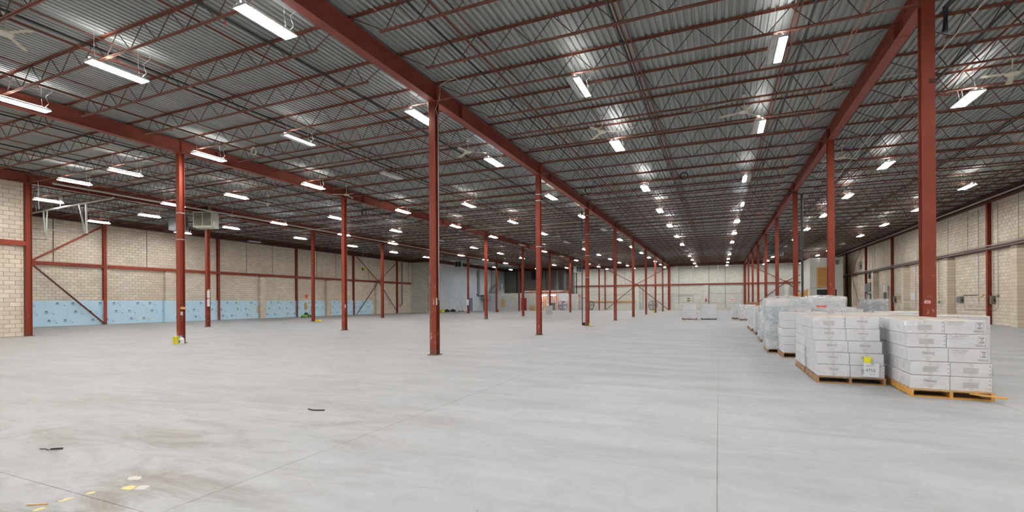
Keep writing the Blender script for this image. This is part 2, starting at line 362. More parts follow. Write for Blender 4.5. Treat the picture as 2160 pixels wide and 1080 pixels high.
# ---------------------------------------------------------------- block walls
def cut(iv, holes):
    out = [iv]
    for a, b in holes:
        nx = []
        for s, e in out:
            if b <= s or a >= e: nx.append((s, e)); continue
            if a > s: nx.append((s, a))
            if b < e: nx.append((b, e))
        out = nx
    return out
def block_wall(name, p, d, L, z0, z1, nrm, mat, mortar, holes=(), n_ind=0, thick=.25, jt=.017, y_from=None):
    """hollow-block wall in running bond: face plane through p along unit d, facing nrm. Each block has edges and a raked joint."""
    w = room(name); p = Vector(p); d = Vector(d); n = Vector(nrm)
    st = MB(); ind = []
    hx = sorted(holes)
    def P(s, z, o): q = p + d * s + n * o; return (q.x, q.y, z)
    base = MB()
    zcuts = sorted({z0, z1, *[h[2] for h in hx], *[h[3] for h in hx]})
    zcuts = [z for z in zcuts if z0 <= z <= z1]
    for a, b in zip(zcuts, zcuts[1:]):
        for s, e in cut((0, L), [(h[0], h[1]) for h in hx if h[2] < b - 1e-4 and h[3] > a + 1e-4]):
            base.quadbox([P(s, a, -thick), P(e, a, -thick), P(e, a, -.012), P(s, a, -.012), P(s, b, -thick), P(e, b, -thick), P(e, b, -.012), P(s, b, -.012)])
    part('mortar_backing', base, mortar, w)
    off = (p.x * d.x + p.y * d.y)                      # keeps the bond in step with the block tones
    r0 = int(math.floor(z0 / .2 + 1e-6)); r1 = int(math.ceil(z1 / .2 - 1e-6))
    rnd = random.Random(len(name) * 7 + int(L))
    full = None
    for r in range(r0, r1):
        a, b = max(r * .2, z0), min((r + 1) * .2, z1)
        sh = .2 if r % 2 else 0
        segs = cut((0, L), [(h[0], h[1]) for h in hx if h[2] < b - .02 and h[3] > a + .02])
        k0 = math.floor((off + sh) / .4) - 1; k1 = math.ceil((off + L + sh) / .4) + 1
        if d.x + d.y < 0: k0 = -k1
        for k in range(int(k0), int(k1) + 1):
            for (s, e) in segs:
                s0 = max(k * .4 - sh - off, s); s1 = min((k + 1) * .4 - sh - off, e)
                if s1 - s0 < .05: continue
                o = rnd.uniform(-.003, .003)
                if s1 - s0 > .395 and b - a > .195:
                    q = p + d * ((s0 + s1) / 2); ind.append((q.x, q.y, (a + b) / 2, o, s0, s1, a, b)); continue
                st_block(st, P, s0 + jt / 2, s1 - jt / 2, a + jt / 2, b - jt / 2, o)
    ind.sort(key=lambda c: (not in_view(c[0], c[1], c[2], 0), math.hypot(c[0], c[1], c[2] - 1.5)))
    bm = MB(); bm.box((-.2 + jt / 2, -.03, -.1 + jt / 2), (.2 - jt / 2, 0, .1 - jt / 2)); bm = bm.mesh('block', mat)
    rz = math.atan2(-n.x, n.y) + 0.0
    for i, (x, y, z, o, s0, s1, a, b) in enumerate(ind):
        if i < n_ind: put('block', bm, w, (x + n.x * o, y + n.y * o, z), (0, 0, rz))
        else: st_block(st, P, s0 + jt / 2, s1 - jt / 2, a + jt / 2, b - jt / 2, o)
    if st.v:
        o = part('block', st, mat, w); o['kind'] = 'stuff'
    return w
def st_block(st, P, s0, s1, a, b, o):
    n = len(st.v)
    st.v += [P(s0, a, -.02), P(s1, a, -.02), P(s1, b, -.02), P(s0, b, -.02), P(s0, a, o), P(s1, a, o), P(s1, b, o), P(s0, b, o)]
    for f in ((4, 5, 6, 7), (0, 1, 5, 4), (1, 2, 6, 5), (2, 3, 7, 6), (3, 0, 4, 7)): st.f.append(tuple(n + i for i in f)); st.m.append(0)
ZW = 7.25
bays = [Y0 + DY * k for k in range(-3, 10)]
def ctrl(y0, L, first, step_list): return [(a - .02, a + .02, 4.35, ZW) for a in step_list if 0 < a < L]
# left wall: control joints at the thirds of each bay above the girt
lj = [Y0 + DY * k + DY * f / 3 - 11.6 for k in range(0, 6) for f in (1, 2)]
block_wall('wall_left', (-41.15, 11.6, 0), (0, 1, 0), 46.3, 0, ZW, (1, 0, 0), M['block_y'], M['mortar'], ctrl(0, 46.3, 0, lj), 300)
block_wall('wall_side', (-29.98, YN, 0), (0, 1, 0), 23.5, 0, ZW, (1, 0, 0), M['block_y'], M['mortar'], (), 150)
block_wall('wall_corner', (-41.15, 11.6, 0), (1, 0, 0), 11.1, 0, ZW, (0, 1, 0), M['block_x'], M['mortar_g'])
rj = [Y0 + DY * k + DY * f / 3 for k in range(2, 9) for f in (1, 2)]
block_wall('wall_right', (14.85, 20, 0), (0, 1, 0), 64.2, 0, ZW, (-1, 0, 0), M['block_y'], M['mortar'], [(a - 20.02, a - 19.98, 4.55, ZW) for a in rj], 300)
block_wall('wall_right_near', (14.85, YN, 0), (0, 1, 0), 32, 0, ZW, (-1, 0, 0), M['block_y'], M['mortar'])
block_wall('wall_near', (-30, YN, 0), (1, 0, 0), 45, 0, ZW, (0, 1, 0), M['block_x'], M['mortar_g'])
block_wall('wall_return', (-41.15, 57.9, 0), (1, 0, 0), 3.2, 0, ZW, (0, -1, 0), M['block_x'], M['mortar_g'])
block_wall('wall_recess', (-37.95, 57.9, 0), (0, 1, 0), 26.1, 0, ZW, (1, 0, 0), M['block_blue'], M['mortar_g'], [(12.0, 13.0, 0, 2.13), (17.15, 18.1, 0, 2.13)])
fj = [-18.7 + 11.15 * k + 11.15 * f / 3 for k in range(0, 3) for f in (1, 2)]
block_wall('wall_back', (-24.0, YF, 0), (1, 0, 0), 39.0, 0, ZW, (0, -1, 0), M['block_x'], M['mortar_g'], [(1.42, 2.42, 0, 2.1)] + [(a + 24 - .025, a + 24.025, 4.35, ZW) for a in fj])
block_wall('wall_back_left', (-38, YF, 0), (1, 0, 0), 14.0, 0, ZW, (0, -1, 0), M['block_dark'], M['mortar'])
block_wall('wall_partition', (-38, 75.5, 0), (1, 0, 0), 4.4, 0, 2.96, (0, -1, 0), M['block_blue'], M['mortar_g'], (), thick=.2)
block_wall('wall_partition_right', (-33.6, 75.5, 0), (1, 0, 0), 5.3, 0, 2.96, (0, -1, 0), M['block_x'], M['mortar_g'], [(2.65, 3.6, 0, 2.1)], thick=.2)

# raised head of the walls (steel closure between wall and deck)
k = 0
for a, b, d in (((-41.3, 11.5), (-41.0, 58), 0), ((14.75, YN), (15.0, YF + .2), 0), ((-41, YF - .05), (15, YF + .2), 0), ((-41, 57.85), (-38, 58.1), 0), ((-30.2, YN), (-30.0, 11.6), 0), ((-38.2, 58), (-37.9, YF), 0), ((-30, YN - .2), (15, YN + .05), 0)):
    k += 1
    structure(put('trim_%d' % k, MB().box((a[0], a[1], ZW), (b[0], b[1], ZD + .03)).mesh('trim', M['darksteel'])))

# ---------------------------------------------------------------- columns
def hsec(mb, z0, z1, w=.205, dp=.205, tf=.013, tw=.009, x=0, y=0):
    mb.box((x - w / 2, y, z0), (x + w / 2, y + tf, z1)); mb.box((x - w / 2, y + dp - tf, z0), (x + w / 2, y + dp, z1))
    mb.box((x - tw / 2, y + tf, z0), (x + tw / 2, y + dp - tf, z1)); return mb
shaft = hsec(MB(), 0.02, ZB - .02).mesh('shaft', M['steel'])
basep = MB().box((-.15, -.05, 0), (.15, .255, .02)).mesh('base_plate', M['steel'])
capp = MB().box((-.125, -.05, ZB - .02), (.125, .255, ZB)).mesh('cap_plate', M['steel'])
rows = {'C': (XC, 'centre row, left of the wide aisle'), 'R': (XR, 'row on the right behind the wrapped pallets'), 'L': (XL, 'second row left of the aisle'), 'M': (XM, 'third row, nearest the foam-lined left wall')}
cols = {}
for key, (x, where) in rows.items():
    n = 0
    for kk in range(0, 9):
        y = Y0 + DY * kk
        vis = in_view(x, y, 3)
        if vis: lab = 'red-brown steel H-column, %s of the %s' % (ORD[n], where); n += 1
        else: lab = 'red-brown steel H-column beside the camera, %s' % where
        r = thing('steel_column', lab, 'column', (x, y, 0), 0, 'steel columns of the hall')
        put('shaft', shaft, r); put('base_plate', basep, r); put('cap_plate', capp, r); cols[(key, kk)] = r
# wall columns
ws_l = hsec(MB(), 0, ZB + .1, .2, .2).mesh('shaft', M['steel'])
def wallcol(x, y, rz, lab):
    r = thing('wall_column', lab, 'column', (x, y, 0), rz, 'steel columns against the walls'); put('shaft', ws_l, r)
    put('base_plate', basep, r); return r
for kk in range(1, 6): wallcol(-40.95, Y0 + DY * kk, PI / 2, 'red steel wall column on the left wall, %s one past the near corner' % ORD[kk - 1])
for kk in range(1, 9): wallcol(14.65, Y0 + DY * kk, -PI / 2, 'brown steel wall column on the right wall, %s from the far corner' % ORD[8 - kk])
for i, x in enumerate((-18.4, -7.55, 3.72)): wallcol(x, YF - .21, 0, 'red steel wall column on the far block wall, %s from the left' % ORD[i])

# ---------------------------------------------------------------- beams
def beam_piece(L):
    mb = MB(); w = .23
    mb.box((-w / 2, 0, ZB), (w / 2, L, ZB + .016)); mb.box((-w / 2, 0, ZT - .016), (w / 2, L, ZT)); mb.box((-.006, 0, ZB + .016), (.006, L, ZT - .016)); return mb
bm_ = beam_piece(DY - .012).mesh('i_section', M['beam'])
stif = MB().box((-.11, -.006, ZB + .016), (-.006, .006, ZT - .016)).box((.006, -.006, ZB + .016), (.11, .006, ZT - .016)).mesh('stiffener', M['beam'])
splice = MB().box((-.125, -.12, ZB - .008), (.125, .12, ZB)).box((.006, -.09, ZB + .08), (.016, .09, ZT - .08)).box((-.016, -.09, ZB + .08), (-.006, .09, ZT - .08)).mesh('splice_plate', M['beam'])
for key, x, where in (('R', XR, 'over the right-hand column row'), ('C', XC, 'over the centre column row'), ('L', XL, 'over the second column row'), ('M', XM, 'over the third column row')):
    n = 0
    for kk in range(-3, 9):
        y = Y0 + DY * kk + 1.45 - DY
        vis = in_view(x, y + 4, ZB) or in_view(x, y + DY - .1, ZB)
        lab = 'red-brown steel roof beam %s, %s length from the camera' % (where, ORD[n]) if vis else 'red-brown steel roof beam %s, %s of those outside the view' % (where, ORD[kk + 3])
        if vis: n += 1
        r = thing('roof_beam', lab, 'beam', (x, y, 0), 0, 'steel roof beams')
        put('i_section', bm_, r)
        put('stiffener', stif, r, (0, DY - 1.45 + .1, 0)); put('stiffener', stif, r, (0, .12, 0)); put('splice_plate', splice, r)
# wall-head beams along the side walls
for x, y0, y1, lab in ((-40.9, 11.7, 57.8, 'dark red steel beam along the head of the left wall'), (14.62, 20, 83.8, 'dark brown steel beam along the head of the right wall')):
    mb = MB(); mb.box((x - .1, y0, ZB + .05), (x + .1, y1, ZB + .065)); mb.box((x - .1, y0, ZT - .015), (x + .1, y1, ZT)); mb.box((x - .006, y0, ZB + .065), (x + .006, y1, ZT - .015))
    tag(put('wall_beam', mb.mesh('wall_beam', M['darksteel'])), lab, 'beam')

# ---------------------------------------------------------------- open-web joists
def joist(L, pitch):
    ch = MB(); zt = ZD - .004
    for s in (-1, 1):                                  # two angles back to back
        ch.box((0, s * .007 if s > 0 else -.013, zt - .05), (L, .013 if s > 0 else -.007, zt)); ch.box((0, min(s * .007, s * .055), zt - .006), (L, max(s * .007, s * .055), zt))
    ch.box((0, -.05, ZT + .002), (.13, .05, zt - .05)); ch.box((L - .13, -.05, ZT + .002), (L, .05, zt - .05))
    zb = ZB + .01; e = .85; bo = MB()
    for s in (-1, 1):
        bo.box((e, .007 if s > 0 else -.012, zb), (L - e, .012 if s > 0 else -.007, zb + .04)); bo.box((e, min(s * .007, s * .042), zb), (L - e, max(s * .007, s * .042), zb + .005))
    for x in np.arange(e + 1, L - e, 1.9): bo.box((x, -.007, zb), (x + .06, .007, zb + .035))
    wb = MB(); t = zt - .045; b = zb + .02
    def rod(p, q, r=.0105): wb.tube([(p[0], 0, p[1]), (q[0], 0, q[1])], r, 5, False)
    n = int(round((L - 2 * e - .3) / pitch)); pt = (L - 2 * e - .3) / n
    rod((.12, t), (e + .1, b)); rod((L - .12, t), (L - e - .1, b)); rod((e + .15, b), (e + .35 + (pt - .6) * .3, t)) ; rod((L - e - .15, b), (L - e - .35 - (pt - .6) * .3, t))
    x = e + .35 + (pt - .6) * .3; xe = L - x; n = int(round((xe - x) / pt)); pt = (xe - x) / n
    for i in range(n):
        a = x + i * pt; rod((a + .02, t), (a + pt / 2 - .02, b)); rod((a + pt / 2 + .02, b), (a + pt - .02, t))
    return ch.mesh('top_chord', M['joist']), bo.mesh('bottom_chord', M['joist']), wb.mesh('web', M['web'])
def span(xa, xb): return xa + .03, xb - xa - .06
jn = [('right-hand bay', XR, XE), ('centre aisle', XC, XR), ('bay left of the aisle', XL, XC), ('second bay left of the aisle', XM, XL), ('bay beside the left wall', -40.95, XM)]
jy = [Y0 + .1 + 1.724 * i for i in range(-9, 42)]
for where, xa, xb in jn:
    sx, L = span(xa, xb); wide = joist(L, .95); nar = joist(L, .6)
    tie = MB().box((.12, -.03, ZB + .018), (.9, .03, ZB + .026))
    tie = tie.mesh('tie_plate', M['joist']); jv = jh = 0
    for i, y in enumerate(jy):
        if 'left wall' in where and (y < 11.7 or y > 57.7): continue
        if y > YF - .3 or y < -.5: continue
        on_col = (i - 9) % 5 == 0
        me = wide if (on_col or y < 11) else nar
        vis = any(in_view(sx + L * f, y, zz, 0) for f in (.05, .3, .5, .7, .95) for zz in (ZB, ZT))
        if vis: jv += 1
        if not vis: jh = jh + 1
        r = thing('steel_joist', ('rusty red roof joist of the %s, %s from the camera' % (where, ORD[jv - 1])) if vis else 'rusty red roof joist of the %s, %s out of sight' % (where, ORD[jh - 1]), 'joist', (sx, y, 0), 0, 'roof joists of the %s%s' % (where, '' if vis else ', behind the camera'))
        put('top_chord', me[0], r); put('bottom_chord', me[1], r); put('web', me[2], r)
        if on_col:
            put('tie_plate', tie, r); put('tie_plate', tie, r, (L, 0, 0), (0, 0, PI))
# recess roof beyond the left wall corner: joists run on as joined steel
# bridging: angles running along the hall, at top and bottom chords
nb = 0
for where, xa, xb in jn:
    for f in (2.35, 5.55, 8.95):
        x = xa + f
        ya, yb = (11.8, 57.6) if 'left wall' in where else (-4, YF - .3)
        for lvl, z, hh in (('lower', ZB + .055, .035), ('upper', ZD - .095, .035)):
            mb = MB(); mb.box((x - .003, ya, z), (x + .003, yb, z + hh)); mb.box((x - .003, ya, z + (0 if lvl == 'upper' else hh - .004)), (x + .032, yb, z + (.004 if lvl == 'upper' else hh)))
            nb += 1
            tag(put('joist_bridging', mb.mesh('joist_bridging', M['joist'])), 'red %s bridging angle of the %s, %s of three' % (lvl, where, {2.35: 'left', 5.55: 'middle', 8.95: 'right'}[f]), 'brace', 'joist bridging')

# ---------------------------------------------------------------- fluorescent lights
def make_light(kind):
    """high-bay fixture 0.33 x 1.18 m hung on wires; kind: which banks burn"""
    r = thing('high_bay_light', 'light', 'light')
    h = MB(); W, L = .165, .59
    h.box((-.03, -L, .05), (.03, L, .10))
    prof = [(-W, 0), (-W + .035, .05), (-.066, .056), (-.066, .062), (-W + .03, .057), (-W - .006, .002)]
    for sgn in (1, -1): h.poly([(x * sgn, -L, z) for x, z in prof], (0, 2 * L, 0))
    for y in (-L, L - .006): h.poly([(-W, y, -.002), (W, y, -.002), (W - .035, y, .052), (-W + .035, y, .052)], (0, .006, 0))
    h.box((-.006, -L, .0), (.006, L, .05))
    part('reflector', h, M['reflector'], r)
    for i, x in enumerate((-.12, -.085, -.05, .05, .085, .12)):
        lit = {'right': i > 2, 'left': i < 3, 'both': True, 'cool': True, 'coolright': i > 2, 'off': False}[kind]
        m = (M['tube_c'] if 'cool' in kind else M['tube_w']) if lit else M['tube_off']
        t = MB().tube([(x, -L + .02, .010), (x, L - .02, .010)], .0125, 6)
        o = part('tube', t, m, r); 
        if lit and kind in ('right', 'left', 'coolright'): o['label'] = 'glowing tube'
    for y in (-.45, .45): part('hanger_wire', MB().tube([(0, y, .10), (-.05, y, .42), (-.05, y, ZD - 6.95 + .002)], .004, 4, False), M['wire'], r)
    c = MB().tube([(.02, .5, .10), (.10, .55, .2), (.06, .5, .4), (.16, .6, .55), (.10, .62, .787)], .006, 5, False)
    part('power_cable', c, M['wire'], r)
    # the slots over the tubes let a little light up onto the deck
    remember(r); return r
LK = {k: make_light(k) for k in ('right', 'left', 'both', 'cool', 'coolright', 'off')}
yrow = [-8.5, -3.5, 1.5, 6.65, 11.9, 16.9, 23.85, 30.1, 36.4, 42.8, 49.2, 55.6, 62.0, 68.4, 74.8, 81.0]
lrows = {11.1: 'row beside the right wall', 6.25: 'row right of the right-hand beam', 1.17: 'right row of the centre aisle', -3.25: 'left row of the centre aisle',
         -8.05: 'row just left of the centre beam', -12.95: 'middle row left of the aisle', -17.45: 'row just right of the second beam', -22.7: 'row left of the second beam',
         -27.8: 'row just right of the third beam', -32.6: 'row left of the third beam', -38.1: 'row beside the left wall'}
special = {(-12.95, 16.9): 'off', (1.17, 55.6): 'off', (-3.25, 55.6): 'off', (11.1, 55.6): 'off', (6.25, 55.6): 'off', (-22.7, 36.4): 'off', (-17.45, 42.8): 'off', (-12.95, 42.8): 'off',
           (-27.8, 42.8): 'off', (-8.05, 36.4): 'off', (-38.1, 30.1): 'off', (-17.45, 55.6): 'off', (-22.7, 62.0): 'off', (-27.8, 68.4): 'off', (-32.6, 55.6): 'off',
           (-8.05, 16.9): 'cool', (-8.05, 55.6): 'cool', (-27.8, 23.85): 'cool', (-32.6, 23.85): 'cool', (-22.7, 23.85): 'cool', (1.17, 30.1): 'coolright', (-12.95, 55.6): 'cool', (-32.6, 68.4): 'cool', (-32.6, 62.0): 'off',
           (1.17, 11.9): 'right', (-3.25, 11.9): 'right', (1.17, 16.9): 'right', (1.17, 23.85): 'left', (-8.05, 11.9): 'both', (-12.95, 11.9): 'right', (-17.45, 11.9): 'both', (6.25, 16.9): 'both'}
spots = []
for x in lrows:
    for y in yrow:
        if x in (-32.6, -38.1):
            if y < 13 or y > 57: 
                if not (x == -32.6 and y > 57): continue
            if y == 16.9: y = 18.4
        if x == -38.1 and y > 24 and y != 30.1: continue
        if x < -28 and y > 75: continue
        if x == -27.8 and y > 80: continue
        spots.append((x, y))
spots += [(-32.6, 13.5)]
first = set(); cnt = {}
for x, y in sorted(spots, key=lambda p: (p[0], p[1])):
    kind = special.get((x, y), 'both')
    xx = -26.5 if (x, y) == (-27.8, 11.9) else x
    vis = in_view(xx, y, 6.95, .01)
    if vis: cnt[x] = cnt.get(x, 0) + 1
    else: cnt[(x, 0)] = cnt.get((x, 0), 0) + 1
    what = {'off': 'unlit grey', 'cool': 'bluish lit', 'coolright': 'bluish half-lit', 'left': 'half-lit', 'right': 'half-lit', 'both': 'lit white'}[kind]
    lab = '%s tube light, %s in the %s' % (what, ORD[cnt[x] - 1], lrows[x]) if vis else '%s tube light off-view, %s in the %s' % (what, ORD[cnt[(x, 0)] - 1], lrows[x])
    if kind not in first: first.add(kind); o = LK[kind]; o.location = (xx, y, 6.95); o['label'] = lab
    else: o = dup(LK[kind], (xx, y, 6.95), 0, lab)
    o['group'] = 'hanging tube lights'

# ---------------------------------------------------------------- pallets and cartons
def bevel_box(w, d, h, mats, r=.006, bulge=0):
    bm = bmesh.new(); bmesh.ops.create_cube(bm, size=1)
    for v in bm.verts: v.co = Vector((v.co.x * w, v.co.y * d, (v.co.z + .5) * h))
    bmesh.ops.bevel(bm, geom=list(bm.edges), offset=r, segments=1, affect='EDGES')
    me = bpy.data.meshes.new('carton_body'); bm.to_mesh(me); bm.free()
    for m in mats: me.materials.append(m)
    if len(mats) > 1:
        for p in me.polygons:
            if p.normal.z > .9: p.material_index = 1
    return me
_pal = {}
def pallet(x, y, w, d, rz, wood, lab, broken=False):
    """stringer pallet, front-left corner at x, y; w across, d deep"""
    r = thing('wooden_pallet', lab, 'pallet', (x, y, 0), rz, 'wooden pallets under the cartons')
    k = (w, d, wood)
    if k not in _pal:
        m = M[wood]
        _pal[k] = (MB().box((-.02, 0, .018), (.02, d, .108)).mesh('stringer', m), MB().box((0, 0, 0), (w, .095, .018)).mesh('deck_board', m), MB().box((0, 0, 0), (w, .12, .018)).mesh('bottom_board', m))
    a, b, c = _pal[k]
    for sx in (.02, w / 2, w - .02): put('stringer', a, r, (sx, 0, 0))
    for i in range(7): put('deck_board', b, r, (0, (d - .095) * i / 6, .108))
    for i in range(3): put('bottom_board', c, r, (0, (d - .12) * i / 2, 0))
    if broken: part('deck_board', MB().bar((w - .28, -.01, .10), (w + .06, -.20, .085), .09, .018), M[wood], r, label='broken board sticking out')
    return r
TOPZ = .126
def lines(mb, x0, x1, z0, n, dz, t, rnd):
    for i in range(n):
        e = x1 - (x1 - x0) * rnd.uniform(0, .25); mb.box((x0, -.0012, z0 - i * dz), (e, -.0004, z0 - i * dz + t))
_pr = {}
def prints(kind, w, h):
    k = (kind, w, h)
    if k in _pr: return _pr[k]
    rnd = random.Random(len(kind)); out = []
    if kind == 'logo':
        out.append(('lettering', text_mesh('TRENZ', .052, M['ink']), (0, -.0012, h * .60)))
        mb = MB()
        for i, ww in enumerate((.14, .08, .10, .07)): mb.box((-ww / 2, -.0012, h * .60 - .045 - i * .012), (ww / 2, -.0004, h * .60 - .042 - i * .012))
        out.append(('printed_lines', mb.mesh('printed_lines', M['inkgrey']), (0, 0, 0)))
    if kind == 'lines':
        mb = MB(); lines(mb, -.11, .11, h * .62, 6, .0145, .004, rnd); out.append(('printed_lines', mb.mesh('printed_lines', M['ink']), (.02, 0, 0)))
        mb = MB()
        for z in (.2, .5, .8): mb.box((w / 2 - .028, -.0012, h * z), (w / 2 - .016, -.0004, h * z + .012))
        out.append(('handling_symbols', mb.mesh('handling_symbols', M['ink']), (0, 0, 0)))
    if kind == 'product':
        out.append(('lettering', text_mesh('THINLED TL6020U', .026, M['ink']), (-w * .22, -.0012, h - .026)))
        mb = MB(); lines(mb, -w * .42, -w * .02, h - .05, 3, .010, .003, rnd)
        P = [(-.17, h * .48), (-.10, h * .62), (.07, h * .40), (.0, h * .24)]
        for i in range(4): a, b = P[i], P[(i + 1) % 4]; mb.bar((a[0], -.0008, a[1]), (b[0], -.0008, b[1]), .0008, .0022, (0, 0, 1))
        out.append(('printed_drawing', mb.mesh('printed_drawing', M['inkgrey']), (0, 0, 0)))
        mb = MB(); x = w * .30
        for i in range(9):
            mb.box((x + i * .006, -.0012, h - .055), (x + i * .006 + .004, -.0004, h - .04)); mb.box((x + i * .006, -.0012, h * .42), (x + i * .006 + .004, -.0004, h * .42 + .018))
        mb.box((x + .015, -.0012, h * .60), (x + .04, -.0004, h * .60 + .012))
        for (a, b, c, d_) in ((x - .02, x - .018, h * .36, h - .025), (x + .072, x + .074, h * .36, h - .025), (x - .02, x + .074, h * .36, h * .36 + .002), (x - .02, x + .074, h - .027, h - .025)): mb.box((a, -.0012, c), (b, -.0004, d_))
        out.append(('barcode', mb.mesh('barcode', M['ink']), (0, 0, 0)))
        out.append(('lettering', text_mesh('TRENZ', .042, M['ink']), (w * .33, -.0012, h * .20)))
    _pr[k] = out; return out
_bx = {}
def carton(x, y, z, w, d, h, rz, lab, group, pr=None, mats=('carton',), side=None):
    k = (round(w, 3), round(d, 3), round(h, 3), mats)
    if k not in _bx: _bx[k] = bevel_box(w, d, h, [M[m] for m in mats])
    r = thing('carton', lab, 'box', (x, y, z), rz, group)
    put('carton_body', _bx[k], r)
    if pr:
        for nm, me, (px, py, pz) in prints(pr, w, h):
            put(nm, me, r, (px, -d / 2 + py, pz), (PI / 2, 0, 0) if nm == 'lettering' else (0, 0, 0))
        if pr != 'product':
            tk = ('tape', h)
            if tk not in _bx: _bx[tk] = MB().box((-.022, -.0008, h - .055), (.022, -.0002, h)).box((-.022, -.0008, 0), (.022, -.0002, .05)).mesh('tape', M['tape'])
            put('tape', _bx[tk], r, (0, -d / 2, 0))
    if side:
        sk = ('side', side, d, h)
        if sk not in _bx:
            mb = MB(); rnd = random.Random(3)
            for i in range(6): mb.box((-.0012, .02, h * .30 + i * .015), (-.0004, .02 + .13 * rnd.uniform(.7, 1), h * .30 + i * .015 + .004))
            for i in range(3): mb.box((-.0012, -d * .36, h * .2 + i * .045), (-.0004, -d * .36 + .02, h * .2 + i * .045 + .022))
            _bx[sk] = mb.mesh('printed_side', M['inkgrey'])
        put('printed_side', _bx[sk], r, (-w / 2, 0, 0))
    return r
def film(x, y, z, w, d, h, rz, lab, amp=.006, dome=0.0, nx=10, nz=10, mat='film', seed=0, drop=.03, lean=(0, 0)):
    """stretch wrap: a thin skin over the sides and top, pulled into folds"""
    rnd = random.Random(seed); v = []; f = []
    from mathutils import noise as mn
    def pt(u, vv, side):                               # walk round the four sides
        if side == 0: return (u * w, 0)
        if side == 1: return (w, u * d)
        if side == 2: return (w - u * w, d)
        return (0, d - u * d)
    n = 4 * nx
    for j in range(nz + 3):
        for i in range(n):
            side, u = divmod(i, nx); px, py = pt(u / nx, 0, side); t = min(j / nz, 1)
            cx, cy = px - w / 2, py - d / 2
            k = 1.0 if j <= nz else (.80 if j == nz + 1 else .25)
            a = amp if t < 1 else amp * .6
            q = mn.noise(Vector((px * 3 + seed, py * 3, t * h * 5)))
            q2 = mn.noise(Vector((px * 9 + seed, py * 9, t * h * 14)))
            L = math.hypot(cx, cy); off = (amp + .004) + a * q + a * .5 * q2
            zz = -drop + t * (h + drop + .006) + (0 if j <= nz else dome * (1 - k)) + (amp * 1.2 * q if j >= nz else 0)
            v.append((w / 2 + lean[0] * t + cx * k + cx / L * off * k, d / 2 + lean[1] * t + cy * k + cy / L * off * k, zz))
    m = nz + 3
    for j in range(m - 1):
        for i in range(n): f.append((j * n + i, j * n + (i + 1) % n, (j + 1) * n + (i + 1) % n, (j + 1) * n + i))
    f.append(tuple((m - 1) * n + i for i in range(n)))
    me = bpy.data.meshes.new('stretch_wrap'); me.from_pydata(v, [], f); me.materials.append(M[mat])
    for p in me.polygons: p.use_smooth = True
    o = put('stretch_wrap', me, None, (x, y, z), (0, 0, rz)); return tag(o, lab, 'plastic wrap', 'stretch wrap around pallets')
M['film2'] = M['film'].copy(); M['film2'].name = 'thick_stretch_film'
for n_ in M['film2'].node_tree.nodes:
    if n_.bl_idname == 'ShaderNodeValToRGB':
        for e_, c_ in zip(n_.color_ramp.elements, (.25, .42, .85)): e_.color = (c_, c_, c_, 1)
def stack(x, y, w, d, rz, layers, h, desc, wood='wood', nx=2, ny=2, shift=None, pr=None, mats=('carton', 'cartontop'), wrap='film', amp=.006, dome=0, broken=False, alt=None, side=None, seed=1):
    rnd = random.Random(seed)
    pallet(x, y, w, d, rz, wood, 'wooden pallet under %s' % desc, broken)
    R = Matrix.Rotation(rz, 3, 'Z'); cw, cd = (w - .03) / nx, (d - .03) / ny
    for L in range(layers):
        sx, sy = (shift[L] if shift else (rnd.uniform(-.012, .012), rnd.uniform(-.01, .01)))
        for j in range(ny):
            if L < layers - 1 and 0 < j < ny - 1: continue
            for i in range(nx):
                if nx > 1 and L < layers - 1 and j == ny - 1 and i == nx - 1: continue      # wholly hidden behind the others
                px, py = .015 + cw * (i + .5) + sx, .015 + cd * (j + .5) + sy
                q = R @ Vector((px, py, 0))
                where = ('%s %s' % ('front' if j == 0 else ('back' if j == ny - 1 else 'middle'), 'left' if i == 0 else ('right' if i == nx - 1 else 'centre')))
                p_ = pr[L][i] if (pr and j == 0) else None
                mt = mats if not alt or rnd.random() > alt else ('carton2',)
                carton(x + q.x, y + q.y, TOPZ + L * h, cw - .004, cd - .004, h - .005, rz + rnd.uniform(-.006, .006), '%s carton, %s, %s layer up, on %s' % ('blue-grey' if mt[0] == 'carton2' else 'white', where, ORD[L], desc), 'cartons stacked on pallets', p_, mt, side if i == 0 else None)
    if wrap: film(x, y, TOPZ, w, d, layers * h, rz, 'clear stretch wrap round %s' % desc, amp, dome, mat=wrap, seed=seed, lean=shift[-1] if shift else (0, 0))
lean = [(.0, 0), (-.01, 0), (-.03, .005), (-.06, .01), (-.07, .012)]
PA = [['logo', 'lines'], ['logo', 'logo'], ['logo', 'logo'], ['logo', 'logo'], ['lines', 'logo']]
PB = [['logo', 'lines'], ['lines', 'lines'], ['logo', 'product'], ['lines', 'product'], ['lines', 'product']]
stack(1.63, 10.2, 1.03, 1.2, 0, 5, .215, 'the front left pallet', shift=lean, pr=PA, side='a', seed=2)
stack(2.72, 9.25, .98, 1.2, -.03, 5, .212, 'the front right pallet', wood='woodnew', shift=[(-.01, 0), (-.0, .02), (-.02, .03), (-.035, .05), (-.05, .07)], pr=PB, broken=True, side='a', seed=3)
stack(1.62, 11.52, 1.03, 1.3, 0, 5, .212, 'the second pallet of the left file', seed=4, amp=.010)
stack(2.76, 10.50, .82, .98, 0, 5, .212, 'the pallet behind the front right one', seed=5, wrap=None)
stack(1.52, 14.35, 1.03, 1.1, 0, 5, .213, 'the third pallet of the left file', seed=6, wrap=None)
stack(1.27, 15.55, 1.1, 1.3, 0, 6, .238, 'the tall wrapped pallet, left file', seed=7, alt=.45, wrap='film2', amp=.03, dome=.10, ny=2)
stack(1.38, 19.6, 1.05, 1.25, 0, 5, .235, 'the fifth pallet of the left file', seed=8, alt=.2, wrap='film2', amp=.02, dome=.05)
stack(1.45, 23.5, 1.05, 1.25, 0, 5, .213, 'the sixth pallet of the left file', seed=9)
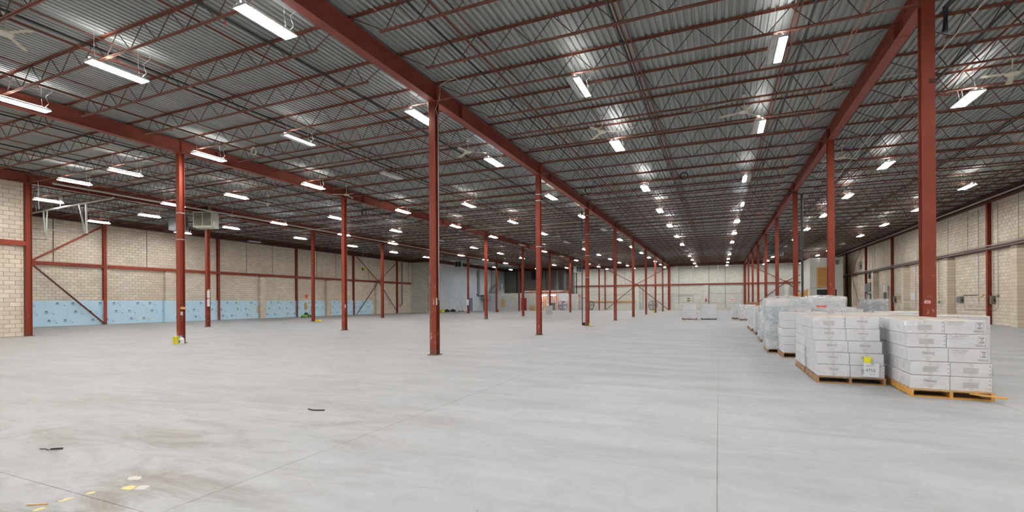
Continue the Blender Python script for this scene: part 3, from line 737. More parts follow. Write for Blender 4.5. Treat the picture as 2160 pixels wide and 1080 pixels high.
stack(1.42, 26.0, 1.05, 1.25, 0, 5, .213, 'the seventh pallet of the left file', seed=10)
stack(1.42, 28.0, 1.05, 1.25, 0, 3, .355, 'the farthest pallet of the left file', seed=11)
for n_, (x_, y_, h_, wr, what) in enumerate(((2.72, 12.1, .355, None, 'the second pallet of the middle file'), (2.72, 13.55, .355, None, 'the third pallet of the middle file'), (3.95, 12.5, .347, None, 'the nearest pallet of the right file'),
                                      (4.0, 15.2, .355, None, 'the second pallet of the right file'))):
    stack(x_, y_, 1.03, 1.22, 0, 3, h_, what, seed=12 + n_, wrap=wr)
stack(2.45, 16.0, 1.05, 1.25, 0, 3, .385, 'the teal and white wrapped pallet', seed=15, alt=.5, wrap='film2', amp=.02, dome=.06)
stack(2.62, 17.5, .95, 1.2, 0, 4, .37, 'the tall wrapped pallet, middle file', seed=17, wrap='film2', amp=.035, dome=.06)
stack(2.6, 21.3, 1.05, 1.25, 0, 3, .39, 'the pallet behind the tall wrapped ones', seed=18, wrap='film2', amp=.02, dome=.05)
stack(3.66, 17.6, .5, 1.0, 0, 2, .30, 'the small pallet beside the wrapped one', seed=29, nx=1, ny=1, wrap=None, mats=('carton',))
carton(3.91, 18.1, TOPZ + .60, .48, .5, .15, 0, 'flat white carton with a small logo, under the loose upper one', 'loose cartons', 'logo', ('carton',))
carton(3.93, 18.05, TOPZ + .75, .32, .4, .34, 0, 'tall white loose carton crowning the right end of the stacks', 'loose cartons', 'logo', ('carton',))
M['greybox_c'] = simple('smoke_grey_carton', (0.20, 0.21, 0.22), 0.4, var=.3, scale=8)
stack(4.52, 19.2, .55, 1.1, 0, 4, .35, 'the dark wrapped pallet far right', seed=19, nx=1, mats=('greybox_c', 'black'), wrap='film2', amp=.012)
# four pallets standing out in the aisle near the far wall
stack(-2.70, 40.3, 1.08, 1.2, 0, 5, .222, 'the left pallet out in the aisle', seed=20, nx=2)
stack(-1.30, 40.8, 1.12, 1.2, 0, 5, .222, 'the right pallet out in the aisle', wood='woodgreen', seed=21, nx=2)
stack(.98, 42.6, .8, 1.9, 0, 3, .375, 'the back pallet of the far right pair', seed=22)
stack(1.42, 40.2, 1.1, 1.2, 0, 5, .21, 'the front pallet of the far right pair', seed=23, wrap='film2', amp=.02, dome=.05)

# shipping sheet and yellow note on the front left pallet
sh = thing('shipping_sheet', 'white sheet reading 4755 taped to the front left pallet wrap', 'paper', (2.44, 10.187, .135), 0)
part('sheet', MB().poly([(-.118, 0, .02), (.112, 0, 0), (.125, 0, .245), (-.105, 0, .265)], (0, -.001, 0)), M['paper'], sh)
put('lettering', text_mesh('4755', .075, M['ink']), sh, (-.005, -.0035, .125), (PI / 2, 0, 0))
mb = MB(); mb.box((0, -.003, .235), (.05, -.0015, .245)); mb.box((-.08, -.003, .21), (.08, -.0015, .213)); mb.box((-.06, -.003, .195), (.02, -.0015, .198)); mb.box((-.02, -.003, .052), (.06, -.0015, .056))
part('printed_lines', mb, M['ink'], sh); part('side_print', MB().box((-.108, -.003, .06), (-.104, -.0015, .15)), M['blue'], sh)
tag(put('sticky_note', MB().poly([(2.335, 10.184, .40), (2.445, 10.184, .392), (2.452, 10.184, .492), (2.338, 10.184, .50)], (0, -.0015, 0)).mesh('sticky_note', M['note'])), 'yellow note above the numbered white sheet', 'note')
tag(put('sticky_note', MB().box((1.78, 40.16, .93), (1.93, 40.162, .99)).mesh('sticky_note', M['note'])), 'small yellow note on the far wrapped pallet', 'note')
tag(put('red_label', MB().box((2.55, 15.96, 1.30), (2.80, 15.965, 1.345)).mesh('red_label', M['redsign'])), 'small red label on the wrapped teal and white pallet', 'label')

# ---------------------------------------------------------------- blue foam boards along the left wall
def foam_board(L, h, variant):
    b = MB().box((0, 0, 0), (.05, L, h)); rnd = random.Random(variant); p = MB(); q = MB()
    n = int(L // .82)
    for i in range(n):
        y = .12 + i * .86 + (variant % 3) * .22; z = h * .5 + .02
        if y + .34 > L: continue
        x = .0512
        p.poly([(x, y, z + .10), (x, y + .11, z + .145), (x, y + .22, z + .10), (x, y + .11, z + .055)], (.0008, 0, 0))
        p.box((x, y - .01, z), (x + .0008, y + .23, z + .028)); 
        for k in range(3): q.box((x, y + .02, z - .03 - k * .03), (x + .0008, y + .20, z - .02 - k * .03))
        for k in range(5): q.box((x, y + .30, z + .10 - k * .035), (x + .0008, y + .30 + .22 * rnd.uniform(.7, 1), z + .108 - k * .035))
        p.box((x, y + .46, z - .12), (x + .0008, y + .54, z - .08))
    return b.mesh('board', M['foam']), p.mesh('printed_logo', M['foamink']), q.mesh('printed_lines', M['foamink2'])
xf = -41.135
for (ya, yb) in ((11.9, 32.85), (33.6, 41.45), (42.15, 49.7)):
    for row in range(3):
        y = ya; i = 0
        while y < yb - .02:
            L = min(2.44 if not (i == 0 and row % 2) else 1.22, yb - y); 
            if L < .3: break
            me = foam_board(round(L - .006, 3), .574, row + 3 * i)
            nsec = {11.9: 'near', 33.6: 'middle', 42.15: 'far'}[ya]
            r = thing('foam_board', 'pale blue printed foam board, %s run on left wall, %s course, %s along' % (nsec, ('bottom', 'middle', 'top')[row], ORD[i]), 'insulation', (xf, y, .01 + row * .58), 0, 'blue foam boards on the left wall')
            put('board', me[0], r); 
            if me[1].vertices: put('printed_logo', me[1], r)
            if me[2].vertices: put('printed_lines', me[2], r)
            y += L; i += 1
r = thing('foam_board', 'pale blue foam boxed round the first block pilaster of the left wall', 'insulation', (-40.855, 24.17, .01), 0, 'blue foam boards on the left wall')
part('board', MB().box((0, 0, 0), (.04, .76, 1.73)), M['foam'], r); part('board', MB().box((-.22, -.045, 0), (.04, -.005, 1.73)), M['foam'], r); part('board', MB().box((-.22, .765, 0), (.04, .805, 1.73)), M['foam'], r)
# ---------------------------------------------------------------- girts, pilasters, cross braces
def girt(axis, at, a, b, z, lab, mat='steel', face=1):
    mb = MB()
    if axis == 'y':
        mb.box((at - .006, a, z - .10), (at + .006, b, z + .10)); mb.box((at - .10, a, z - .11), (at + .10, b, z - .10)); mb.box((at - .10, a, z + .10), (at + .10, b, z + .11))
        mb.box((at + face * .09, a, z - .10), (at + face * .10, b, z + .10))
    else:
        mb.box((a, at - .006, z - .10), (b, at + .006, z + .10)); mb.box((a, at - .10, z - .11), (b, at + .10, z - .10)); mb.box((a, at - .10, z + .10), (b, at + .10, z + .11))
        mb.box((a, at - .10, z - .10), (b, at - .09, z + .10))
    return tag(put('steel_girt', mb.mesh('steel_girt', M[mat])), lab, 'beam', 'girts along the walls')
for kk in range(0, 5):
    a = Y0 + DY * kk + .1; girt('y', -41.03, a + .11 if kk else 11.7, a + DY - .11, 4.22, 'red steel girt on the left wall, %s bay from the near corner' % ORD[kk])
girt('y', -41.03, Y0 + DY * 5 + .2, 57.8, 4.22, 'short red steel girt on the left wall, last before the corner')
for kk in range(2, 8):
    a = Y0 + DY * kk - .1; girt('y', 14.74, a + .11, a + DY - .11, 4.5, 'rusty steel girt on the right wall, %s bay from the far corner' % ORD[7 - kk], 'darksteel', -1)
girt('y', -29.86, YN + .2, Y0 - .02, 4.35, 'red steel girt on the near side wall at the left edge')
for i, (a, b) in enumerate(((-23.9, -18.52), (-18.28, -7.67), (-7.43, 3.60), (3.84, 14.7))):
    girt('x', YF - .12, a, b, 4.22, 'red steel girt across the far wall, %s length from the left' % ORD[i])
def pilaster(x0, x1, y0, y1, z, lab, mat):
    r = thing('block_pilaster', lab, 'pilaster', ((x0 + x1) / 2, (y0 + y1) / 2, 0), 0, 'block pilasters under the girts')
    cx, cy = (x0 + x1) / 2, (y0 + y1) / 2; mo = M['mortar_g'] if mat == 'block_x' else M['mortar']
    part('mortar_core', MB().box((x0 - cx + .012, y0 - cy + .012, 0), (x1 - cx - .012, y1 - cy - .012, z)), mo, r)
    b = MB().box((x0 - cx, y0 - cy, .006), (x1 - cx, y1 - cy, .194)).mesh('block', M[mat])
    for k in range(int(z / .2)): put('block', b, r, (0, 0, k * .2))
for i, y in enumerate((24.55, 33.22, 41.8, 50.35)): pilaster(-41.144, -40.86, y - .32, y + .32, 4.1, 'tan block pilaster on the left wall, %s from the near corner' % ORD[i], 'block_y')
for i, y in enumerate((34.0, 42.4, 50.9, 59.6, 67.6)): pilaster(14.42, 14.844, y - .32, y + .32, 4.36, 'tan block pilaster on the right wall, %s from the camera' % ORD[i], 'block_y')
for i, x in enumerate((-12.8, -1.93, 9.53)): pilaster(x - .32, x + .32, YF - .40, YF - .006, 4.1, 'pale block pilaster on the far wall, %s from the left' % ORD[i], 'block_x')
def xbrace(c, dr, half, nrm, zm, zt, lab):
    """four angle arms meeting at the girt in mid-bay"""
    r = thing('cross_brace', lab, 'brace', c, 0, 'cross braces on the walls'); d = Vector(dr)
    for s in (-1, 1):
        for z in (.06, zt):
            p = d * (s * .12) + Vector((0, 0, zm + (.12 if z > zm else -.12))); q = d * (s * half) + Vector((0, 0, z))
            part('brace_arm', MB().bar(p, q, .02 if abs(d.x) > .5 else .02, .11, (0, 0, 1)), M['darksteel'] if z < 1 else M['steel'], r)
    part('gusset_plate', MB().box((-.012, -.3, zm - .2), (.012, .3, zm + .2)) if abs(d.y) > .5 else MB().box((-.3, -.012, zm - .2), (.3, .012, zm + .2)), M['steel'], r)
xbrace((-40.85, 15.94, 0), (0, 1, 0), 4.1, 0, 4.22, 7.15, 'red steel cross brace in the nearest bay of the left wall')
xbrace((-40.82, 50.4, 0), (0, 1, 0), 4.1, 0, 4.22, 7.15, 'red steel cross brace at the far end of the left wall')
xbrace((14.36, 67.6, 0), (0, 1, 0), 4.1, 0, 4.5, 7.15, 'brown steel cross brace on the right wall near the cream box room')
xbrace((-12.95, YF - .45, 0), (1, 0, 0), 5.2, 0, 4.3, 7.15, 'red steel cross brace in the left bay of the far wall')
xbrace((9.4, YF - .45, 0), (1, 0, 0), 5.2, 0, 4.3, 7.15, 'red steel cross brace at the right end of the far wall')

# ---------------------------------------------------------------- services under the deck
def pipe(pts, r, mat, name, lab, cat='pipe', group=None, n=8, extra=None):
    if not extra: return tag(put(name, MB().tube(pts, r, n).mesh(name, M[mat])), lab, cat, group)
    t = thing(name, lab, cat, pts[0], 0, group); o = Vector(pts[0])
    part('pipe', MB().tube([Vector(p) - o for p in pts], r, n), M[mat], t)
    for nm, mb, m in extra(o): part(nm, mb, M[m], t)
    return t
n = 0
for where, xa, xb in jn:
    for i, f in enumerate((1.78, 5.42, 9.25)):
        x = xa + f; ya, yb = (11.9, 57.3) if 'left wall' in where else (-3.5, YF - 1)
        def ex(o, x=x, ya=ya, yb=yb):
            out = []
            for y in np.arange(ya + 2.2, min(yb, 45), 6.2):
                out.append(('coupling', MB().tube([(0, y - ya - .05, 0), (0, y - ya + .05, 0)], .04, 8), 'pipe'))
            for y in np.arange(ya + 3.4, min(yb, 48), 3.45):
                m_ = MB().tube([(0, y - ya, -.02), (0, y - ya, -.10)], .009, 5); m_.box((-.035, y - ya - .012, -.125), (.035, y - ya + .012, -.10)); out.append(('sprinkler_head', m_, 'red'))
            return out
        pipe([(x, ya, 7.47), (x, yb, 7.47)], .027, 'pipe', 'sprinkler_pipe', 'black sprinkler pipe in the %s, %s of three' % (where, ('left', 'middle', 'right')[i]), 'pipe', 'sprinkler pipes', extra=ex)
pipe([(-28.6, 12, 7.16), (-28.6, 57, 7.16)], .05, 'conduit', 'supply_pipe', 'long grey pipe hung beside the third beam on the left', 'pipe')
pipe([(-30.9, 27.8, 7.165), (-19.2, 27.8, 7.165)], .035, 'conduit', 'supply_pipe', 'grey pipe crossing the second bay left of the aisle', 'pipe')
pipe([(-18.3, 33.1, 7.165), (-7.9, 33.1, 7.165)], .035, 'conduit', 'supply_pipe', 'grey pipe crossing the bay left of the aisle', 'pipe')
pipe([(4.62, 9.0, 7.14), (4.66, 14.0, 7.14), (4.78, 19.0, 7.14), (5.05, 27.0, 7.14)], .012, 'wire', 'white_conduit', 'white conduit running slantwise behind the nearest right column', 'conduit', n=5)
pipe([(3.9, 16.35, 7.70), (9.8, 16.35, 7.70)], .012, 'wire', 'white_conduit', 'white conduit between ceiling fans in the right-hand bay', 'conduit', n=5)
pipe([(-3.5, 17.6, 7.70), (.7, 16.35, 7.70), (3.5, 16.35, 7.70)], .012, 'wire', 'white_conduit', 'white conduit between ceiling fans of the centre aisle', 'conduit', n=5)
pipe([(-6.65, 5, 7.70), (-6.65, 11.45, 7.70), (-6.60, 11.6, 7.62), (-6.5, 11.8, 7.70), (-6.5, 20, 7.70)], .010, 'wire', 'white_conduit', 'thin white conduit along the deck right of the centre beam', 'conduit', n=5)
pipe([(-7.17, 11.5, 7.72), (-6.65, 11.48, 7.66), (-6.9, 11.47, 7.64), (-7.12, 11.47, 7.55), (-7.14, 11.46, 7.20), (-7.31, 11.52, 6.95), (-7.315, 11.66, 6.8), (-7.315, 11.66, 1.55)], .009, 'wire', 'white_conduit', 'white cable dropping down the nearest centre column', 'conduit', n=5)
for x in (2.66, 2.74): pipe([(x, 6.0, 7.27), (x, 83, 7.27)], .012, 'copper', 'copper_pipe', 'thin copper pipe right of the centre aisle, %s of the pair' % ('left' if x < 2.7 else 'right'), 'pipe', 'pair of copper pipes', n=5)
pipe([(3.35, 28.4, 7.1), (3.95, 28.62, 7.0), (3.97, 28.62, 0)], .055, 'pipe', 'riser_pipe', 'black riser pipe beside the third right column', 'pipe', n=10)
pipe([(-7.72, 28.7, 7.1), (-7.72, 28.7, .05)], .03, 'pipe', 'riser_pipe', 'black riser pipe beside the third centre column', 'pipe', n=8)
pipe([(4.5, 9.6, 7.25), (4.15, 11.4, 7.2), (3.98, 11.62, 7.05), (3.98, 11.64, 6.6)], .05, 'pipe', 'riser_pipe', 'black bent pipe at the head of the nearest right column', 'pipe', n=10)

def make_fan():
    r = thing('ceiling_fan', 'fan', 'fan')
    part('canopy', MB().lathe([(.03, 0), (.065, -.02), (.05, -.13), (.02, -.15)], 14), M['white'], r)
    part('down_rod', MB().tube([(0, 0, -.14), (0, 0, -.47)], .013, 8), M['offwhite'], r)
    part('motor', MB().lathe([(.025, -.46), (.05, -.48), (.13, -.505), (.15, -.53), (.12, -.56), (.04, -.575)], 20), M['offwhite'], r)
    bl = MB().poly([(.12, -.03, -.535), (.2, -.055, -.54), (.62, -.085, -.56), (.70, -.05, -.562), (.715, 0, -.558), (.68, .055, -.545), (.2, .05, -.525), (.12, .03, -.53)], (0, 0, .004)).mesh('blade', M['fanblade'])
    for k in range(3): put('blade', bl, r, (0, 0, 0), (0, 0, k * 2 * PI / 3))
    remember(r); return r
FAN = make_fan(); fi = 0
for x, y, rz, lab in ((-8.72, 16.02, .5, 'ceiling fan just left of the centre beam'), (-3.58, 15.97, .2, 'ceiling fan over the aisle, left of its two near fans'), (.73, 16.07, .9, 'ceiling fan over the aisle, right of its two near fans'),
                      (6.85, 16.15, 1.3, 'ceiling fan at the upper right edge'), (-18.07, 19.74, -.25, 'ceiling fan in front of the second left beam'), (-23.71, 19.62, .45, 'ceiling fan hanging between the two left beams'),
                      (-29.15, 21.39, -.3, 'ceiling fan right of the unit heater'), (-13.75, 5.0, .25, 'nearest ceiling fan, dusty blades cut by the left edge'), (-32.4, 34.9, 0, 'small ceiling fan high by the far left wall'),
                      (-27.9, 36.6, .4, 'small ceiling fan left of the third beam'), (9.8, 40.08, .8, 'ceiling fan near the right wall'), (-22.9, 71.1, 0, 'ceiling fan far back left of the aisle'), (-33.4, 53.87, .3, 'ceiling fan before the grey recess wall'), (-12.9, 40.08, .6, 'ceiling fan left of the centre row, mid hall'), (4.55, 22.84, .6, 'ceiling fan right of the second right column')):
    o = FAN if fi == 0 else dup(FAN, (0, 0, 0)); o.location = (x, y, ZD - .002); o.rotation_euler = (0, 0, rz); o['label'] = lab; o['group'] = 'ceiling fans'; fi += 1

# unit heaters
def heater(x, y, z, rz, w, h, d, lab, col='offwhite', louvres=True):
    r = thing('unit_heater', lab, 'heater', (x, y, z), rz, 'gas unit heaters')
    mb = MB(); t = .02
    mb.box((-w / 2, .03, 0), (w / 2, d, h)); mb.box((-w / 2, 0, 0), (-w / 2 + .04, .03, h)); mb.box((w / 2 - .04, 0, 0), (w / 2, .03, h)); mb.box((-w / 2 + .04, 0, 0), (w / 2 - .04, .03, .09)); mb.box((-w / 2 + .04, 0, h - .05), (w / 2 - .04, .03, h)); mb.box((-.02, .0, .09), (.02, .03, h - .05))
    part('casing', mb, M[col], r)
    part('grille_opening', MB().box((-w / 2 + .04, .025, .09), (w / 2 - .04, .031, h - .05)), M['glassdark'], r)
    if louvres:
        lv = MB().quadbox([(-w / 2 + .04, -.02, -.012), (w / 2 - .04, -.02, -.012), (w / 2 - .04, .022, .012), (-w / 2 + .04, .022, .012), (-w / 2 + .04, -.02, .016), (w / 2 - .04, -.02, .016), (w / 2 - .04, .022, .034), (-w / 2 + .04, .022, .034)]).mesh('louvre', M[col])
        for k in range(10): put('louvre', lv, r, (0, 0, .12 + k * (h - .22) / 9))
    part('flue', MB().tube([(-w * .0 + .15, d * .6, h), (.15, d * .6, ZD - z)], .085, 12), M['steelgrey'], r)
    part('gas_valve', MB().box((w / 2, .1, .1), (w / 2 + .14, .38, h * .42)), M[col], r)
    for sx in (-w / 2 + .03, w / 2 - .03): part('hanger_rod', MB().tube([(sx, .1, h), (sx, .1, ZD - z)], .008, 5), M['conduit'], r)
    return r
heater(-29.42, 19.6, 6.22, .42, 1.15, .98, .75, 'cream unit heater with louvred front above the third-row column')
heater(-33.6, 21.2, 6.45, 2.2, 1.0, 1.1, .8, 'grey unit heater with elbow flue, behind the yellow-pail column', 'steelgrey')
heater(-34.7, 60.5, 6.55, .3, .95, .85, .8, 'grey unit heater before the pale recess wall', 'ltgrey', False)
heater(-20.3, 73.6, 6.1, .9, 1.0, .95, .8, 'grey unit heater far back over the left bays', 'ltgrey', False)
heater(5.6, 58.8, 6.35, -.5, 1.1, .85, .8, 'grey and cream unit heater right of the aisle', 'steelgrey')
# coils of cable and chain hung in the joists
def coil(x, y, z, R, mat, lab, up=.5, rz=0):
    r = thing('cable_coil', lab, 'cable', (x, y, z), rz, 'coils hung from the joists')
    mb = MB()
    for k in range(4):
        a = R * (1 - .04 * k); pts = [(a * math.cos(t) , (k - 1.5) * .02, a * math.sin(t)) for t in np.linspace(0, 2 * PI, 21)]; mb.tube(pts, .013, 5, False)
    part('coil', mb, M[mat], r); part('hanging_cord', MB().tube([(0, 0, R * .9), (0, 0, ZD - z)], .006, 4), M['wire'], r)
coil(-15.2, 12.0, 6.92, .13, 'wire', 'white cable coil hanging between the two left beams')
coil(-1.4, 22.6, 7.06, .17, 'black', 'black cable coil hanging over the centre aisle')
coil(-6.0, 23.6, 7.1, .17, 'black', 'black cable coil hanging right of the centre beam')
coil(-20.2, 23.6, 7.1, .17, 'black', 'black cable coil hanging past the second left beam')
pipe([(-29.0, 11.63, 7.215), (-28.95, 11.63, 6.9), (-29.0, 11.65, 6.2), (-28.9, 11.63, 5.9)], .012, 'wire', 'hanging_cable', 'white cable dangling near the left corner column', 'cable', n=5)

# overhead door track hung near the left corner
r = thing('door_track', 'galvanised overhead door track hanging right of the left corner column', 'rail', (-32.9, 14.0, 5.1))
for nm, a, b, rr in (('torsion_tube', (-3.0, 0, 1.54), (5.2, 0, 1.69), .05), ('drop_hanger', (-1.45, 0, 1.62), (-1.30, 0, .37), .035), ('drop_hanger', (-1.05, 0, 1.62), (-1.18, 0, .0), .03), ('drop_hanger', (2.1, 0, 1.7), (2.68, 0, .06), .04), ('drop_hanger', (2.75, 0, 1.62), (2.78, 0, .06), .045),
                     ('track_rail', (-3.0, .05, .74), (3.0, .05, .05), .03), ('track_rail', (-3.0, .05, .13), (-1.15, .05, -.03), .022), ('strut', (2.5, 0, .45), (2.78, 0, .60), .02)):
    part(nm, MB().bar(a, b, rr * 1.6, rr * 1.6) if nm != 'torsion_tube' else MB().tube([a, b], rr, 10), M['conduit'], r)
for x in (-2.2, .3, 3.0): part('hanger_rod', MB().tube([(x, 0, 1.6), (x, 0, ZD - 5.1)], .012, 5), M['conduit'], r)

# ---------------------------------------------------------------- things at the columns
r = thing('paint_pail', 'battered yellow pail at the foot of the nearest second-row column', 'bucket', (-18.47, 11.33, 0))
part('pail', MB().lathe([(.105, 0), (.11, .01), (.128, .26), (.134, .262), (.134, .28), (.120, .28)], 20), M['yellow'], r)
part('bail_handle', MB().tube([(.13 * math.cos(t), -.02 + .10 * math.sin(t) * -1, .24 - .05 * math.sin(t)) for t in np.linspace(0, PI, 9)], .004, 5), M['conduit'], r)
r = thing('spray_jug', 'white spray jug with dark trigger beside the yellow pail', 'bottle', (-18.23, 11.36, 0))
part('jug', MB().lathe([(.075, 0), (.08, .02), (.08, .17), (.06, .22), (.03, .245), (.028, .26)], 16), M['white'], r)
part('trigger_head', MB().box((-.06, -.02, .27), (.05, .02, .32)).box((-.02, -.02, .255), (.02, .02, .27)).box((-.05, -.01, .22), (-.035, .01, .27)), M['blue'], r)
part('jug_label', MB().box((-.035, -.0825, .06), (.035, -.081, .15)), M['blue'], r)
def colbox(key, kk, z, side, w, h, mat, name, lab, cat, d=.06):
    x = {'C': XC, 'L': XL, 'M': XM, 'R': XR}[key]; y = Y0 + DY * kk
    if side == 'side': a, b = (x + .012, y + .05, z), (x + .012 + d, y + .05 + w, z + h)
    elif side == 'front': a, b = (x - w / 2, y - d, z), (x + w / 2, y, z + h)
    else: a, b = (x + .103, y + .02, z), (x + .103 + d, y + .02 + w, z + h)
    mb = MB().box(a, b); ob = put(name, mb.mesh(name, M[mat])); return tag(ob, lab, cat)
colbox('C', 0, 1.42, 'side', .07, .20, 'white', 'switch_box', 'white switch box in the web of the nearest centre column', 'switch')
colbox('L', 0, 1.05, 'side', .08, .14, 'white', 'switch_box', 'pale switch box low on the yellow-pail column', 'switch')
colbox('L', 0, 1.28, 'right', .16, .09, 'frame', 'wood_block', 'yellow wood block strapped to the yellow-pail column', 'wood', .03)
colbox('L', 1, 1.20, 'side', .07, .20, 'white', 'switch_box', 'white switch box on the second column of the second row', 'switch')
colbox('M', 1, 1.45, 'right', .12, .95, 'frame', 'wood_post', 'stained wood batten on the third-row column under the heater', 'wood', .04)
for z, nm in ((1.3, 'lower'), (1.85, 'upper')): tag(put('notice_sheet', MB().box((-29.80, Y0 + DY - .012, z), (-29.56, Y0 + DY - .002, z + .46)).mesh('notice_sheet', M['paper'])), '%s white sheet fixed beside the third-row column under the heater' % nm, 'paper')
colbox('M', 5, 1.1, 'front', .30, .72, 'paper', 'control_panel', 'white control panel on a column before the grey recess wall', 'panel', .12)
r = thing('column_sign', 'small red and white sign on the nearest right column', 'sign', (XR - .035, Y0 - .006, 1.43))
part('plate', MB().box((-.045, 0, 0), (.045, .005, .048)), M['paper'], r); part('red_band', MB().box((-.038, -.001, .010), (.038, 0, .034)), M['redsign'], r)
r = thing('beam_clip', 'rusty burnt bracket high on the nearest right column', 'bracket', (XR + .06, Y0 - .03, 5.62))
part('bracket', MB().box((-.05, 0, 0), (.06, .03, .02)).box((-.05, 0, .06), (.06, .03, .08)).box((-.05, .015, .02), (.06, .03, .06)), M['darksteel'], r)
for key, kk, zs in (('C', 1, (6.30, 3.95, 6.02)), ('C', 2, (5.6, 4.3, 2.95, 6.75)), ('L', 0, (3.9, 4.9))):
    x = {'C': XC, 'L': XL}[key]; y = Y0 + DY * kk; mb = MB()
    for z in zs: mb.box((x - .108, y - .006, z), (x + .108, y, z + .035)); mb.box((x + .103, y, z), (x + .108, y + .2, z + .035))
    tag(put('strap_bands', mb.mesh('strap_bands', M['conduit'])), 'grey straps round a steel column, %s' % {('C', 1): 'second of the centre row', ('C', 2): 'third of the centre row', ('L', 0): 'above the yellow pail'}[(key, kk)], 'strap')
r = thing('column_pier', 'pale concrete pier round the foot of a far left column', 'pier', (XL, Y0 + 5 * DY, 0))
part('pier', MB().box((-.36, -.25, 0), (.36, -.003, 1.02)), M['brick'], r)
r = thing('floor_fixture', 'yellow bracket and black box at the foot of the third centre column', 'bracket', (XC, Y0 + 2 * DY, 0))
part('bracket', MB().box((.14, -.12, 0), (.42, .02, .03)).box((.12, -.05, 0), (.18, 0, .16)), M['yellow'], r); part('junction_box', MB().box((-.30, -.02, .02), (-.14, .10, .20)), M['black'], r)
tag(put('yellow_tool', MB().box((-29.68, 28.85, 0), (-29.30, 29.0, .13)).lathe([(.07, 0), (.07, .16)], 10, (-29.22, 28.93, 0)).mesh('yellow_tool', M['yellow'])), 'yellow tool lying by a third-row column', 'tool')
tag(put('yellow_guard', MB().box((XC - .30, Y0 + 6 * DY - .05, 0), (XC - .16, Y0 + 6 * DY + .12, .32)).mesh('yellow_guard', M['yellow'])), 'small yellow guard at the foot of a far centre column', 'guard')
tag(put('red_can', MB().lathe([(.10, 0), (.10, .35), (.04, .42)], 12, (XM + .28, Y0 + 6 * DY, 0)).mesh('red_can', M['red'])), 'red can at the foot of a far third-row column', 'can')

# ---------------------------------------------------------------- lawn mower against the foam
r = thing('lawn_mower', 'small green push mower parked against the blue foam boards', 'mower', (-38.75, 36.5, 0), .5)
part('deck', MB().poly([(-.30, -.42, .10), (.28, -.42, .10), (.30, .30, .10), (.18, .45, .10), (-.18, .45, .10), (-.30, .30, .10)], (0, 0, .20)), M['green'], r)
part('motor_cover', MB().lathe([(.20, .30), (.19, .42), (.12, .47)], 14), M['black'], r)
for sx in (-.33, .33):
    for sy in (-.30, .30): part('wheel', MB().tube([(sx - .03, sy, .13), (sx + .03, sy, .13)], .13, 14), M['black'], r)
part('handle', MB().tube([(-.22, .30, .28), (-.22, .62, .85), (-.22, .75, 1.10), (.22, .75, 1.10), (.22, .62, .85), (.22, .30, .28)], .017, 6), M['black'], r)
tag(put('wood_bracket', MB().box((-41.06, 38.45, .78), (-40.98, 38.75, 1.50)).mesh('wood_bracket', M['frame'])), 'orange wood bracket fixed over the blue foam', 'wood')
tag(put('red_notice', MB().box((-41.13, 38.6, 2.0), (-41.11, 38.95, 2.42)).mesh('red_notice', M['redsign'])), 'small red notice on the left wall above the foam', 'sign')
r = thing('hanging_hook_block', 'yellow and black pendant hanging on a cable before the left wall', 'pendant', (-37.5, 43.6, 5.35))
part('cable', MB().tube([(0, 0, .1), (0, 0, ZD - 5.35)], .012, 5), M['wire'], r); part('body', MB().box((-.35, -.1, -.05), (.35, .1, .15)), M['yellow'], r); part('socket', MB().box((-.08, -.11, -.12), (.08, .11, .16)), M['black'], r)
pipe([(-40.7, 55.3, 7.1), (-40.7, 55.3, 1.25), (-41.04, 55.2, .95)], .09, 'greybox', 'drain_pipe', 'grey drain pipe on the left wall by its far corner', 'pipe', n=10)
pipe([(-41.05, 32.95, 4.1), (-41.05, 32.95, 1.0)], .03, 'greybox', 'drain_pipe', 'dark pipe beside the second block pilaster of the left wall', 'pipe')

# ---------------------------------------------------------------- right wall: conduit, boxes, boards
XWR = 14.80
def rw(pts): return [(XWR, y, z) for y, z in pts]
cdr = [([(44.98, 1.36), (42.8, 1.36)], 'horizontal grey conduit left of the twin switch boxes'), ([(40.75, 1.12), (37.5, 1.10)], 'upper grey conduit running right from the twin boxes'),
       ([(40.8, 1.1), (40.55, .84), (36.75, .90), (36.5, 1.0), (36.5, 7.1)], 'long grey conduit looping low and up past the last column'), ([(37.05, 1.7), (37.05, 6.9), (36.9, 7.1)], 'grey conduit rising from the olive box'),
       ([(38.7, 1.25), (38.75, 1.5), (38.75, 7.1)], 'grey conduit rising beside the fourth wall column'), ([(44.6, 1.4), (44.6, 4.3)], 'conduit dropping to the green box'),
       ([(49.05, 1.2), (49.05, 4.3)], 'thin conduit down behind the white sheets'), ([(52.2, 1.3), (52.2, 7.1)], 'dark conduit left of the third pilaster'),
       ([(54.0, 2.05), (51.9, 2.05)], 'short crossbar conduit over the pull switches'), ([(54.1, 1.1), (53.2, .85), (52.3, .85), (52.3, 1.9), (52.3, 4.3)], 'conduit loop under the pull switches'),
       ([(57.9, 2.7), (56.1, 2.8), (56.1, 1.2)], 'conduit beside the hanging signal box'), ([(51.0, .85), (49.1, .80), (49.05, 1.2)], 'low conduit under the white sheets'), ([(62.0, 3.3), (62.0, 7.1)], 'conduit rising from the panel cluster'), ([(61.2, 3.2), (61.2, 7.1)], 'second conduit rising from the panel cluster'), ([(60.6, 2.8), (60.6, 5.2), (60.3, 7.1)], 'third conduit rising from the panel cluster')]
for pts, lab in cdr: tag(put('wall_conduit', MB().tube(rw(pts), .018, 6).mesh('wall_conduit', M['conduit'])), lab, 'conduit', 'conduit on the right wall')
tag(put('wall_conduit', MB().tube([(14.58, 30, 4.66), (14.58, 72, 4.66)], .03, 6).mesh('wall_conduit', M['conduit'])), 'long conduit clipped along the top of the right girt', 'conduit', 'conduit on the right wall')
